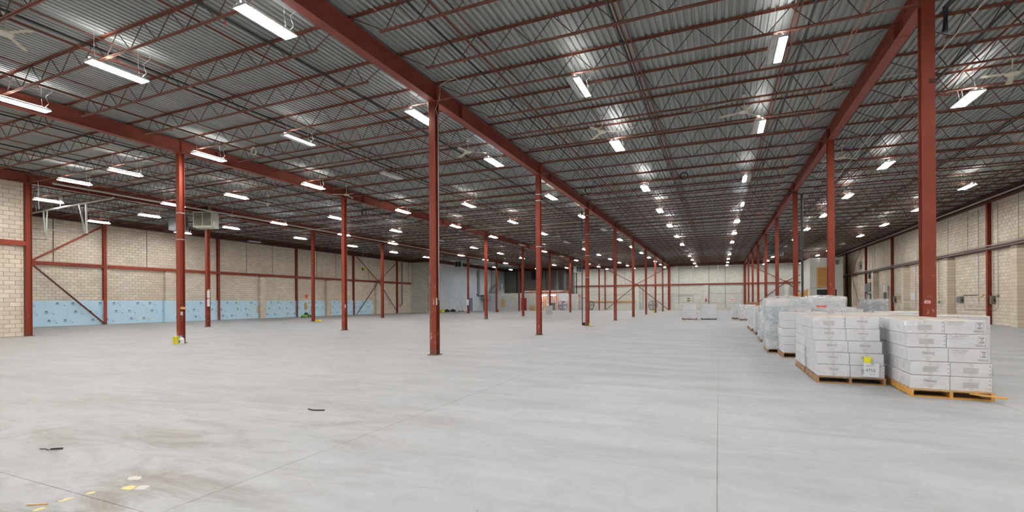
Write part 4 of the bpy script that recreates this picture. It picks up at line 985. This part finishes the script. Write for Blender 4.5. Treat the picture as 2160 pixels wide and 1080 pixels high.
tag(put('wall_conduit', MB().tube([(14.56, 30, 4.48), (14.56, 72, 4.50)], .022, 6).mesh('wall_conduit', M['conduit'])), 'lower conduit clipped along the face of the right girt', 'conduit', 'conduit on the right wall')
tag(put('supply_pipe', MB().tube([(13.9, -3, 7.15), (13.9, 80, 7.15)], .045, 8).mesh('supply_pipe', M['conduit'])), 'grey pipe running along the head of the right wall', 'pipe')
def wbox(y, z, w, h, d, mat, name, lab, cat='electrical box', group=None):
    r = thing(name, lab, cat, (14.838, y, z), -PI / 2, group)
    part('casing', MB().box((-w / 2, -d, 0), (w / 2, 0, h)), M[mat], r); part('cover', MB().box((-w / 2 + .02, -d - .012, .02), (w / 2 - .02, -d, h - .02)), M[mat], r)
    part('switch_lever', MB().box((w / 2, -d * .7, h * .3), (w / 2 + .03, -d * .3, h * .6)), M['black'], r); return r
wbox(41.45, 1.28, .30, .40, .14, 'steelgrey', 'switch_box', 'left, paler one of the twin switch boxes on the right wall')
wbox(40.95, 1.25, .30, .44, .18, 'greybox', 'switch_box', 'right, darker one of the twin switch boxes on the right wall')
wbox(37.0, 1.22, .34, .48, .14, 'greendark', 'switch_box', 'olive switch box just past the fourth right wall column')
wbox(36.5, 1.62, .10, .14, .08, 'steelgrey', 'junction_box', 'tiny junction box on the long looping conduit')
wbox(44.6, 1.22, .16, .20, .08, 'green', 'junction_box', 'small bright green box on the right wall')
wbox(54.0, 1.20, .30, .62, .16, 'greybox', 'pull_switch', 'left dark pull switch on the right wall')
wbox(52.15, 1.22, .30, .66, .16, 'greybox', 'pull_switch', 'right dark pull switch under the orange knob')
tag(put('orange_knob', MB().lathe([(.05, 0), (.07, .05), (.03, .12)], 10, (14.76, 52.3, 1.92)).mesh('orange_knob', M['orange'])), 'orange warning knob over the pull switch', 'lamp')
tag(put('tan_card', MB().poly([(14.83, 52.95, 1.50), (14.83, 53.65, 1.46), (14.83, 53.6, 1.85), (14.83, 53.0, 1.86)], (-.006, 0, 0)).mesh('tan_card', M['osb'])), 'torn tan card between the pull switches', 'card')
for i, y in enumerate((50.0, 49.55, 48.45, 48.0)):
    tag(put('notice_sheet', MB().box((14.825, y - .19, 1.48), (14.838, y + .19, 2.02)).mesh('notice_sheet', M['paper'])), 'white notice sheet on the right wall, %s from the left' % ORD[i], 'paper', 'sheets on the right wall')
tag(put('osb_panel', MB().box((14.81, 34.18, 1.22), (14.838, 35.05, 2.62)).mesh('osb_panel', M['osb'])), 'orange strand board fixed to the wall at the right edge', 'board')
tag(put('switch_plate', MB().box((14.80, 34.02, 1.25), (14.838, 34.2, 1.60)).mesh('switch_plate', M['steelgrey'])), 'grey plate overlapping the strand board', 'plate')
r = thing('hook_rail', 'row of dark coat hooks on the right wall', 'hooks', (14.838, 39.8, 1.74))
part('rail', MB().box((-.02, -.95, 0), (0, .95, .03)), M['greybox'], r)
hk = MB().tube([(0, 0, .02), (-.06, 0, .0), (-.08, 0, .04)], .012, 5).mesh('hook', M['black'])
for k in range(9): put('hook', hk, r, (-.02, -.85 + k * .21, 0))
tag(put('pencil_bracket', MB().bar((14.80, 43.6, 1.75), (14.80, 43.35, 1.42), .02, .03).mesh('pencil_bracket', M['steelgrey'])), 'thin slanted bracket on the right wall', 'bracket')
tag(put('wooden_peg', MB().bar((14.43, 37.55, 1.62), (14.43, 37.15, 1.74), .05, .06).mesh('wooden_peg', M['frame'])), 'short wood peg on the fourth right wall column', 'wood')
# panel cluster around the fifth pilaster
for y, z, w, h, d, m, nm, lab in ((61.2, 2.35, 1.25, .95, .35, 'greybox', 'switchgear', 'big tilted grey switchgear cabinet high in the cluster'), (62.6, 2.35, .5, .9, .28, 'steelgrey', 'meter_box', 'meter box left of the big switchgear'),
                                (62.4, 1.55, .55, .65, .25, 'steelgrey', 'breaker_box', 'pale breaker box under the meter'), (61.5, 1.45, .6, .6, .28, 'ltgrey', 'breaker_box', 'light breaker box in the middle of the cluster'),
                                (60.55, 1.0, .55, 1.2, .30, 'black', 'transformer', 'black transformer at the right of the cluster'), (62.2, .80, .7, .55, .25, 'steelgrey', 'breaker_box', 'low wide breaker box of the cluster'),
                                (61.35, .80, .5, .5, .25, 'ltgrey', 'breaker_box', 'lowest pale breaker box of the cluster'), (61.9, 3.75, .3, .6, .2, 'greybox', 'junction_box', 'small box above the big switchgear')):
    wbox(y, z, w, h, d, m, nm, lab, group='electrical cluster on the right wall')
wbox(65.5, 4.95, .6, .85, .2, 'steelgrey', 'wall_speaker', 'grey louvred box high on the right wall', 'vent')
r = thing('signal_post', 'grey post with white box near the third far wall column', 'post', (14.6, 56.2, 0)); part('post', MB().tube([(0, 0, 0), (0, 0, 2.2)], .12, 10), M['greybox'], r); part('white_box', MB().box((-.1, -.35, 2.3), (.1, .1, 2.9)), M['paper'], r)

# ---------------------------------------------------------------- cream box room before the far right corner
r = thing('box_room', 'cream panelled box room with boarded window in the far right corner', 'booth', (10.2, 68, 0))
rm = MB(); PW = 3.42 / 3
pn = MB().box((.006, 0, 0), (PW - .006, .08, 6.55)).mesh('wall_panel', M['cream'])
for k in range(3): put('wall_panel', pn, r, (k * PW, 0, 0))
sp_ = MB().box((0, .006, 0), (.08, 1.194, 6.55)).mesh('wall_panel', M['cream'])
for k in range(6): put('wall_panel', sp_, r, (0, .09 + k * 1.2, 0))
for k in range(6): put('wall_panel', sp_, r, (3.34, .09 + k * 1.2, 0))
part('roof_panel', MB().box((-.03, -.03, 6.55), (3.45, 7.35, 6.62)), M['cream'], r)
f = part('window_frame', MB().box((.70, -.05, 3.15), (.84, 0, 5.5)).box((1.86, -.05, 3.15), (2.0, 0, 5.5)).box((.70, -.07, 3.05), (2.0, 0, 3.2)).box((.84, -.05, 5.36), (1.86, 0, 5.5)), M['frame'], r)
for z0, z1 in ((3.2, 4.2), (4.22, 5.36)): part('plywood_sheet', MB().box((.84, -.03, z0), (1.86, 0, z1)), M['ply'], f)
f = part('lower_window_frame', MB().box((.62, -.06, 1.6), (.72, 0, 2.95)).box((2.75, -.06, 1.6), (3.0, 0, 2.95)).box((.72, -.06, 2.78), (2.75, 0, 2.95)).box((.72, -.06, 1.6), (2.75, 0, 1.7)), M['cream'], r)
part('dark_opening', MB().box((.72, -.03, 1.7), (2.75, -.001, 2.78)), M['glassdark'], f)
f = part('vent_louvre', MB().box((2.62, -.06, 5.75), (3.0, 0, 6.35)), M['steelgrey'], r)
for k in range(5): part('slat', MB().box((2.66, -.08, 5.8 + k * .1), (2.96, -.06, 5.86 + k * .1)), M['greybox'], f)
part('conduit_run', MB().tube([(-.03, 1.2, 2.6), (-.03, -.02, 2.95), (.4, -.04, 3.0), (3.2, -.04, 3.0), (3.25, -.04, 4.6)], .02, 5), M['conduit'], r)
part('wall_lamp', MB().lathe([(.05, 0), (.08, .05), (.02, .1)], 8, (1.05, -.07, 2.98)), M['black'], r)
# leaning plywood and odd boards behind the stacks
r = thing('plywood_ramp', 'brown plywood sheet sloping up behind the wrapped pallets', 'board', (3.75, 33.0, 0))
part('sheet', MB().poly([(-.35, 0, .2), (1.1, 0, .2), (1.1, 0, 2.15), (-.35, 0, 1.25)], (0, .03, 0)), M['ply'], r); part('edge_batten', MB().bar((-.35, .02, 1.27), (1.1, .02, 2.17), .06, .05), M['frame'], r)
part('leg', MB().box((-.3, .03, 0), (-.2, .5, .25)).box((.95, .03, 0), (1.05, .5, .25)), M['frame'], r)
for i, (x, y) in enumerate(((2.75, 29.6), (2.3, 47.5))): tag(put('wood_crate', MB().box((x, y, 0), (x + .9, y + .9, 1.35)).mesh('wood_crate', M['wood'])), ('small wooden crate top behind the wrapped pallets' if i == 0 else 'wooden crate far behind the pallets'), 'crate')

# ---------------------------------------------------------------- far wall
YB = YF - .03
tag(put('wall_conduit', MB().tube([(-23, YB, 2.65), (14, YB, 2.65)], .03, 6).mesh('wall_conduit', M['conduit'])), 'grey conduit running the length of the far wall', 'conduit')
tag(put('wall_conduit', MB().tube([(-12.0, YB, 1.2), (-1.0, YB, 1.2), (2, YB, 1.05), (3.5, YB, 1.05)], .02, 6).mesh('wall_conduit', M['conduit'])), 'low conduit on the far wall behind the aisle pallets', 'conduit')
tag(put('wall_conduit', MB().tube([(-6.9, YB, 2.35), (-5.0, YB, 2.35), (-3.9, YB, 2.45), (-3.9, YB, 1.1)], .025, 6).mesh('wall_conduit', M['conduit'])), 'bent conduit on the far wall above the yellow device', 'conduit')
for x, z0, z1, lab in ((-6.1, 1.0, 7.1, 'thin vertical conduit on the far wall, left'), (-1.45, .3, 7.1, 'dark vertical pipe right of the middle far pilaster'), (.95, .3, 7.1, 'vertical conduit on the far wall, middle'), (-11.9, .1, 4.1, 'pipe beside the left far pilaster')):
    tag(put('wall_conduit', MB().tube([(x, YB, z0), (x, YB, z1)], .03, 6).mesh('wall_conduit', M['greybox'])), lab, 'conduit')
for i, (x, w) in enumerate(((-23.55, .09), (-24.3, .05), (-25.0, .05))): tag(put('riser_pipe', MB().tube([(x, YF - .35, 0), (x, YF - .35, 7.2)], w, 8).mesh('riser_pipe', M['pipe'])), 'black riser pipe at the left end of the far wall, %s' % ('widest' if i == 0 else 'thinner, %s behind' % ORD[i - 1]), 'pipe')
def extinguisher(x, y, z, lab):
    r = thing('fire_extinguisher', lab, 'extinguisher', (x, y, z)); part('cylinder', MB().lathe([(.06, 0), (.085, .03), (.085, .42), (.04, .5), (.03, .56)], 12), M['red'], r)
    part('valve', MB().box((-.05, -.03, .56), (.05, .03, .64)), M['black'], r); part('hose', MB().tube([(.05, 0, .6), (.13, -.02, .5), (.12, -.02, .2)], .015, 5), M['black'], r)
    part('wall_hook', MB().box((-.03, .06, .45), (.03, .16, .5)), M['conduit'], r); return r
extinguisher(-1.93, YF - .52, 1.3, 'red fire extinguisher on the middle far pilaster'); extinguisher(-23.2, YF - .18, 1.0, 'red fire extinguisher left of the far white door')
def sign(x, z, w, h, lab, words=None, y=None, mat='paper', band=True, tm='redsign', size=.12):
    y = YF - .03 if y is None else y
    r = thing('wall_sign', lab, 'sign', (x, y, z)); part('plate', MB().box((-w / 2, 0, 0), (w / 2, .02, h)), M[mat], r)
    if words: put('lettering', text_mesh(words, size, M[tm]), r, (0, -.002, h / 2), (PI / 2, 0, 0))
    elif band: part('red_band', MB().box((-w * .38, -.004, h * .35), (w * .38, 0, h * .65)), M['redsign'], r)
    return r
sign(-1.93, 1.98, .36, .36, 'round-marked red sign above the far extinguisher', y=YF - .43)
sign(-.72, 1.45, .62, .42, 'white and red sign right of the middle far pilaster'); sign(1.95, 1.45, .62, .42, 'white sign with red heading on the far wall')
sign(-13.6, 1.9, .25, .55, 'red notice by the left far pilaster', mat='redsign', band=False)
r = sign(-22.3, 2.40, .55, .28, 'red exit sign over the far white door', 'EXIT', mat='paper', size=.2)
sign(-23.15, 2.35, .35, .35, 'small red notice left of the exit sign', mat='redsign', band=False)
r = thing('gas_detector', 'yellow and black device on the far wall above the aisle pallets', 'detector', (-4.6, YF - .12, 1.45)); part('body', MB().box((-.18, 0, 0), (.18, .1, .5)), M['black'], r); part('yellow_front', MB().box((-.15, -.02, .14), (.15, 0, .36)), M['yellow'], r)
tag(put('wall_beam_stack', MB().box((-21.1, YF - .16, 1.32), (-17.2, YF - .03, 1.50)).box((-17.1, YF - .18, 1.30), (-13.15, YF - .03, 1.52)).mesh('wall_beam_stack', M['ply'])), 'pair of orange rack beams hung along the far wall', 'beam')
d1 = room('door_1', (-22.08, YF, 0)); part('door_leaf', MB().box((-.44, -.04, .01), (.44, .0, 2.04)), M['door'], d1); part('door_frame', MB().box((-.5, -.06, 0), (-.44, .1, 2.1)).box((.44, -.06, 0), (.5, .1, 2.1)).box((-.44, -.06, 2.04), (.44, .1, 2.1)), M['greybox'], d1); part('door_handle', MB().box((-.38, -.10, 1.0), (-.28, -.04, 1.04)), M['conduit'], d1)
d2 = room('door_2', (-37.95, 70.4, 0)); part('door_leaf', MB().box((-.06, -.45, .01), (.0, .45, 2.1)), M['darkdoor'], d2); part('door_frame', MB().box((-.1, -.5, 0), (.03, -.45, 2.13)).box((-.1, .45, 0), (.03, .5, 2.13)), M['black'], d2); part('door_handle', MB().box((0, .3, 1.0), (.06, .4, 1.04)), M['conduit'], d2)
d3 = room('door_3', (-30.5, 75.5, 0)); part('door_leaf', MB().box((-.44, -.04, .01), (.44, 0, 2.08)), M['reddoor'], d3); part('door_frame', MB().box((-.475, -.05, 0), (-.44, .1, 2.1)).box((.44, -.05, 0), (.475, .1, 2.1)), M['reddoor'], d3); part('door_handle', MB().box((.28, -.1, 1.0), (.38, -.04, 1.04)), M['conduit'], d3)
d4 = room('door_4', (-37.95, 75.6, 0)); part('door_leaf', MB().box((-.06, -.44, .01), (.0, .44, 2.1)), M['glassdark'], d4); part('door_frame', MB().box((-.1, -.475, 0), (.03, -.44, 2.13)).box((-.1, .44, 0), (.03, .475, 2.13)), M['greybox'], d4)
# drum fans standing on the floor
def drum_fan(x, y, R, rz, lab):
    r = thing('drum_fan', lab, 'fan', (x, y, 0), rz, 'drum fans by the far wall'); cz = R + .10
    def ring(rad, yy, n=24): return [(rad * math.cos(t), yy, cz + rad * math.sin(t)) for t in np.linspace(0, 2 * PI, n + 1)]
    mb = MB(); mb.tube(ring(R, -.15), .03, 6, False); mb.tube(ring(R, .15), .03, 6, False)
    for k in range(16): t = k * PI / 8; mb.tube([(R * math.cos(t), -.15, cz + R * math.sin(t)), (.1 * math.cos(t), -.2, cz + .1 * math.sin(t))], .007, 4, False); mb.tube([(R * math.cos(t), .15, cz + R * math.sin(t)), (R * math.cos(t), -.15, cz + R * math.sin(t))], .007, 4, False)
    for f_ in (.4, .6, .8): mb.tube(ring(R * f_, -.18), .006, 4, False)
    part('cage', mb, M['black'], r); part('hub', MB().tube([(0, -.2, cz), (0, .2, cz)], .11, 12), M['steelgrey'], r)
    bl = MB().poly([(.08, -.04, -.06), (.08, -.0, .08), (R * .88, .05, .17), (R * .88, -.05, -.14)], (0, .006, 0)).mesh('blade', M['steelgrey'])
    for k in range(4): put('blade', bl, r, (0, 0, cz), (0, k * PI / 2, 0))
    part('cradle', MB().tube([(-R * .6, -.25, .03), (-R * .6, .3, .03), (R * .6, .3, .03), (R * .6, -.25, .03)], .03, 6).tube([(-R * .6, 0, .03), (-R - .02, 0, cz)], .025, 6).tube([(R * .6, 0, .03), (R + .02, 0, cz)], .025, 6), M['black'], r)
    for sx in (-1, 1): part('wheel', MB().tube([(sx * R * .62 - .03, .2, .09), (sx * R * .62 + .03, .2, .09)], .09, 12), M['black'], r)
    return r
drum_fan(-24.7, 79.0, .74, .3, 'large black drum fan beside the white lit alcove'); drum_fan(-20.3, 80.5, .72, .5, 'large black drum fan half hidden behind the third centre column'); drum_fan(-9.9, 80.8, .74, .1, 'large wire drum fan in front of the right part of the far wall')

# ---------------------------------------------------------------- far left: recess, partition, lit alcove with racking
tag(put('plywood_patch', MB().box((-34.7, 75.47, .62), (-34.05, 75.49, 2.05)).mesh('plywood_patch', M['frame'])), 'pale plywood patch on the blue-grey partition', 'board')
r = thing('dock_leveller', 'grey sheet-metal chute and cupboard hung on the pale recess wall', 'chute', (-37.2, 76.9, 0))
part('chute', MB().bar((-.5, -.6, 2.2), (.3, 1.6, 5.0), .7, .35), M['steelgrey'], r); part('cupboard', MB().box((-.6, -3.2, 2.0), (.6, -.7, 2.75)), M['steelgrey'], r); part('tall_duct', MB().box((-.6, 1.2, 3.0), (.2, 2.6, 7.2)), M['ltgrey'], r)
part('column_duct', MB().box((-.65, -4.2, 2.6), (-.4, -3.8, 7.0)), M['steelgrey'], r); part('hose_arm', MB().tube([(.1, -3.4, 2.55), (.1, -5.6, 2.5), (.1, -6.0, 2.8)], .08, 8), M['black'], r)
for k_, (y, z) in enumerate(((-3.3, 2.3), (-2.8, 1.6), (-4.0, 7.0))): part('red_marker', MB().box((.6 if k_ < 2 else -.4, y, z), (.63 if k_ < 2 else -.37, y + .35, z + .4)), M['redsign'], r)
tag(put('duct_pipe', MB().tube([(-33.6, 80.5, 0), (-33.6, 80.5, 6.6), (-33.8, 80.5, 6.9)], .33, 12).mesh('duct_pipe', M['black'])), 'tall black duct rising behind the partition', 'duct')
tag(put('roof_fan_box', MB().box((-35.6, 76.5, 2.97), (-34.9, 77.2, 3.5)).tube([(-35.2, 76.8, 3.5), (-35.2, 76.8, 4.6)], .06, 8).mesh('roof_fan_box', M['ltgrey'])), 'small light box with pipe on top of the partition', 'box')
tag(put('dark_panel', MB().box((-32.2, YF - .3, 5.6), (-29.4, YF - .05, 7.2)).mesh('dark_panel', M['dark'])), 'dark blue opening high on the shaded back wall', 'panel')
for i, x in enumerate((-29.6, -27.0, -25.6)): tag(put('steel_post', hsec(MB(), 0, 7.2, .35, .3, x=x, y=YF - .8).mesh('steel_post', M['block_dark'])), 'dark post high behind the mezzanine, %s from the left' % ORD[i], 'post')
structure(put('wall_alcove', MB().box((-30.0, 82.0, 0), (-24.6, 82.15, 3.0)).mesh('wall_alcove', M['plaster'])))
structure(put('wall_alcove_left', MB().box((-28.4, 75.6, 0), (-28.25, 82.0, 3.0)).mesh('wall_alcove_left', M['block_y'])))
block_wall('wall_low', (-26.2, 82.6, 0), (1, 0, 0), 3.3, 0, 2.85, (0, -1, 0), M['block_x'], M['mortar_g'], (), thick=.2)
for i, x in enumerate((-27.9, -26.3)):
    r = thing('strip_light', 'glowing strip light in the white alcove, %s' % ('left' if i == 0 else 'right'), 'light', (x, 78.6, 2.62)); part('housing', MB().box((-.45, -.08, .03), (.45, .08, .10)), M['white'], r); part('tube', MB().tube([(-.43, 0, 0), (.43, 0, 0)], .03, 8), M['strip'], r, label='glowing tube')
    part('hanger', MB().box((-.4, -.02, .10), (-.38, .02, .42)).box((.38, -.02, .10), (.4, .02, .42)), M['conduit'], r)
r = thing('pallet_rack', 'orange pallet rack carrying boards over the lit alcove', 'rack', (-27.5, 78.2, 0))
for x in (-1.9, -.4, 1.25, 1.95):
    f = part('upright_frame', MB().box((x - .04, 0, 0), (x + .04, .08, 3.05)).box((x - .04, .95, 0), (x + .04, 1.03, 3.05)), M['orange'], r)
    part('lattice', MB().bar((x, .05, .3), (x, .98, 1.2), .03, .03).bar((x, .98, 1.2), (x, .05, 2.1), .03, .03).bar((x, .05, 2.1), (x, .98, 2.9), .03, .03), M['orange'], f)
for z in (3.08,): 
    for y in (0, .95): part('load_beam', MB().box((-3.6, y, z), (3.9, y + .06, z + .14)), M['orange'], r)
for a, b, z in ((-1.9, -.4, .35), (-1.9, -.4, 1.3), (-1.9, -.4, 2.2), (1.25, 1.95, 2.2)): part('shelf_beam', MB().box((a, 0, z), (b, .06, z + .07)), M['orange'], r)
part('brace_rod', MB().bar((-1.85, -.01, .4), (-.45, -.01, 1.3), .02, .03).bar((-.45, -.01, 1.3), (-1.85, -.01, 2.2), .02, .03).bar((1.3, -.01, .2), (1.9, -.01, 1.3), .02, .03), M['orange'], r)
for i, (a, b, m) in enumerate(((-31.6, -30.2, 'foam'), (-30.0, -28.9, 'ltgrey'), (-28.7, -27.6, 'foam'), (-27.3, -26.1, 'paper'), (-25.9, -24.6, 'foam'))):
    tag(put('stored_sheet', MB().box((a, 78.25, 3.225), (b, 79.1, 3.36)).mesh('stored_sheet', M[m])), '%s bundle lying on the orange rack, %s from the left' % ({'foam': 'blue', 'ltgrey': 'grey', 'paper': 'white'}[m], ORD[i]), 'bundle')
for i, (a, b, z) in enumerate(((-31.8, -27.8, 3.37), (-28.2, -24.5, 3.38), (-26.3, -23.2, 3.245))):
    tag(put('timber_plank', MB().box((a, 78.3 + i * .05 - (.0 if i < 2 else -.6), z if i < 2 else 3.37), (b, 78.5 + i * .05 + (.0 if i < 2 else .6), (z if i < 2 else 3.37) + .06)).mesh('timber_plank', M['ply'])), 'orange timber plank over the bundles, %s from the left' % ORD[i], 'plank')
r = thing('waste_bin', 'dark grey wheeled bin in the white alcove', 'bin', (-25.95, 77.5, 0)); part('body', MB().poly([(-.30, -.3, 0), (.30, -.3, 0), (.36, -.36, 1.15), (-.36, -.36, 1.15)], (0, .62, 0)), M['greybox'], r); part('lid', MB().box((-.40, -.42, 1.15), (.40, .34, 1.22)), M['black'], r)
tag(put('plastic_bag', MB().lathe([(.25, .3), (.42, .5), (.45, .9), (.35, 1.25), (.12, 1.5)], 12, (-26.75, 77.8, -.3)).mesh('plastic_bag', M['paper'])), 'white plastic bag slumped beside the bin', 'bag')
r = thing('electrical_cabinet', 'white cabinet with red mark at the right of the alcove', 'cabinet', (-25.1, 81.5, 1.0)); part('cabinet', MB().box((-.35, -.2, 0), (.35, .3, .85)), M['paper'], r); part('red_mark', MB().box((-.15, -.215, .3), (.15, -.2, .6)), M['redsign'], r)
part('stand', MB().box((-.3, -.1, -1.0), (.3, .2, 0)), M['plaster'], r)
r = thing('cardboard_box', 'brown cardboard box against the block partition', 'box', (-28.7, 75.0, 0), .2); part('box_body', MB().box((-.42, -.35, 0), (.42, .3, .78)), M['kraft'], r); part('flap', MB().bar((-.42, 0, .78), (-.62, 0, .95), .6, .01), M['kraft'], r); part('flap', MB().bar((.42, 0, .78), (.60, 0, .9), .6, .01), M['kraft'], r)
tag(put('small_notice', MB().box((-27.0, 81.97, 1.9), (-26.6, 81.99, 2.15)).mesh('small_notice', M['yellow'])), 'small yellow notice on the alcove wall', 'sign')
# tools by the recess wall
xr = -37.5
for i, (y, m, lab) in enumerate(((60.6, 'yellow', 'yellow machine standing at the recess wall'), (62.0, 'black', 'black machine next to the yellow one'), (63.8, 'black', 'small black tool at the recess wall'))):
    r = thing('floor_tool', lab, 'tool', (xr, y, 0)); part('body', MB().box((-.2, -.45, 0), (.2, .45, .30)).box((-.12, -.2, .30), (.12, .2, .42)), M[m], r)
    if i == 1: part('yellow_cap', MB().box((-.1, .1, .42), (.22, .4, .46)), M['yellow'], r)
for i, (y, z) in enumerate(((59.3, 1.5), (65.4, 1.1), (66.4, 1.6))):
    r = thing('broom', 'broom leaning on the recess wall, %s from the left' % ORD[i], 'broom', (xr, y, 0)); part('stick', MB().tube([(0, .4, .06), (-.3, 0, z)], .015, 5), M['black'], r); part('head', MB().box((-.08, .15, 0), (.08, .65, .10)), M['black' if i else 'red'], r)

# ---------------------------------------------------------------- on the floor
tag(put('rubber_strip', MB().tube([(-5.30, 5.02, .012), (-5.24, 4.99, .014), (-5.16, 5.00, .010), (-5.03, 5.05, .010)], .009, 6).mesh('rubber_strip', M['black'])), 'short black rubber strip lying on the floor', 'debris')
tag(put('torn_strip', MB().tube([(-6.42, 2.58, .01), (-6.36, 2.60, .012), (-6.30, 2.60, .008)], .005, 5).tube([(-6.31, 2.62, .010), (-6.27, 2.64, .014), (-6.22, 2.68, .012)], .009, 6).mesh('torn_strip', M['black'])), 'torn dark strip of debris at the lower left', 'debris')
tag(put('wood_sliver', MB().bar((-4.74, 1.83, .004), (-4.62, 1.90, .004), .012, .006).mesh('wood_sliver', M['frame'])), 'thin wood sliver near the worn yellow line', 'debris')
rnd = random.Random(11)
def patch(cx, cy, w, h, mat, name, lab, rz=0, n=14):
    pts = [(cx + w / 2 * math.cos(t) * (rn := rnd.uniform(.7, 1.1)) , cy + h / 2 * math.sin(t) * rn, .0008) for t in np.linspace(0, 2 * PI, n, endpoint=False)]
    return tag(put(name, MB().poly(pts, (0, 0, .0006)).mesh(name, M[mat])), lab, 'marking')
patch(-4.42, 2.33, .13, .10, 'yellowpaint', 'yellow_marking', 'largest remnant of yellow floor line, lower left'); patch(-4.33, 2.37, .14, .10, 'whitepaint', 'white_patch', 'pale paint remnant beside the largest yellow one')
patch(-4.58, 2.15, .05, .06, 'yellowpaint', 'yellow_marking', 'second yellow remnant of the floor line'); patch(-4.60, 2.0, .05, .10, 'yellowpaint', 'yellow_marking', 'third yellow remnant, toward the camera'); patch(-4.57, 1.83, .05, .09, 'yellowpaint', 'yellow_marking', 'yellow remnant at the lower edge of the picture')
patch(-4.62, 2.48, .16, .09, 'whitepaint', 'white_patch', 'pale patch left of the yellow remnants')
r = bpy.data.meshes.new('grit'); gm = MB()
for k in range(260):
    x = rnd.uniform(-12, 4.2); y = rnd.uniform(1.6, 16) ; s_ = rnd.uniform(.002, .006)
    gm.poly([(x + s_ * math.cos(t), y + s_ * math.sin(t) * .7, 0) for t in (0.2, 1.7, 3.0, 4.6)], (s_ * .3, 0, s_ * .8))
o = tag(put('floor_grit', gm.mesh('floor_grit', M['joint'])), 'scattered grit and crumbs over the near floor', 'debris'); o['kind'] = 'stuff'
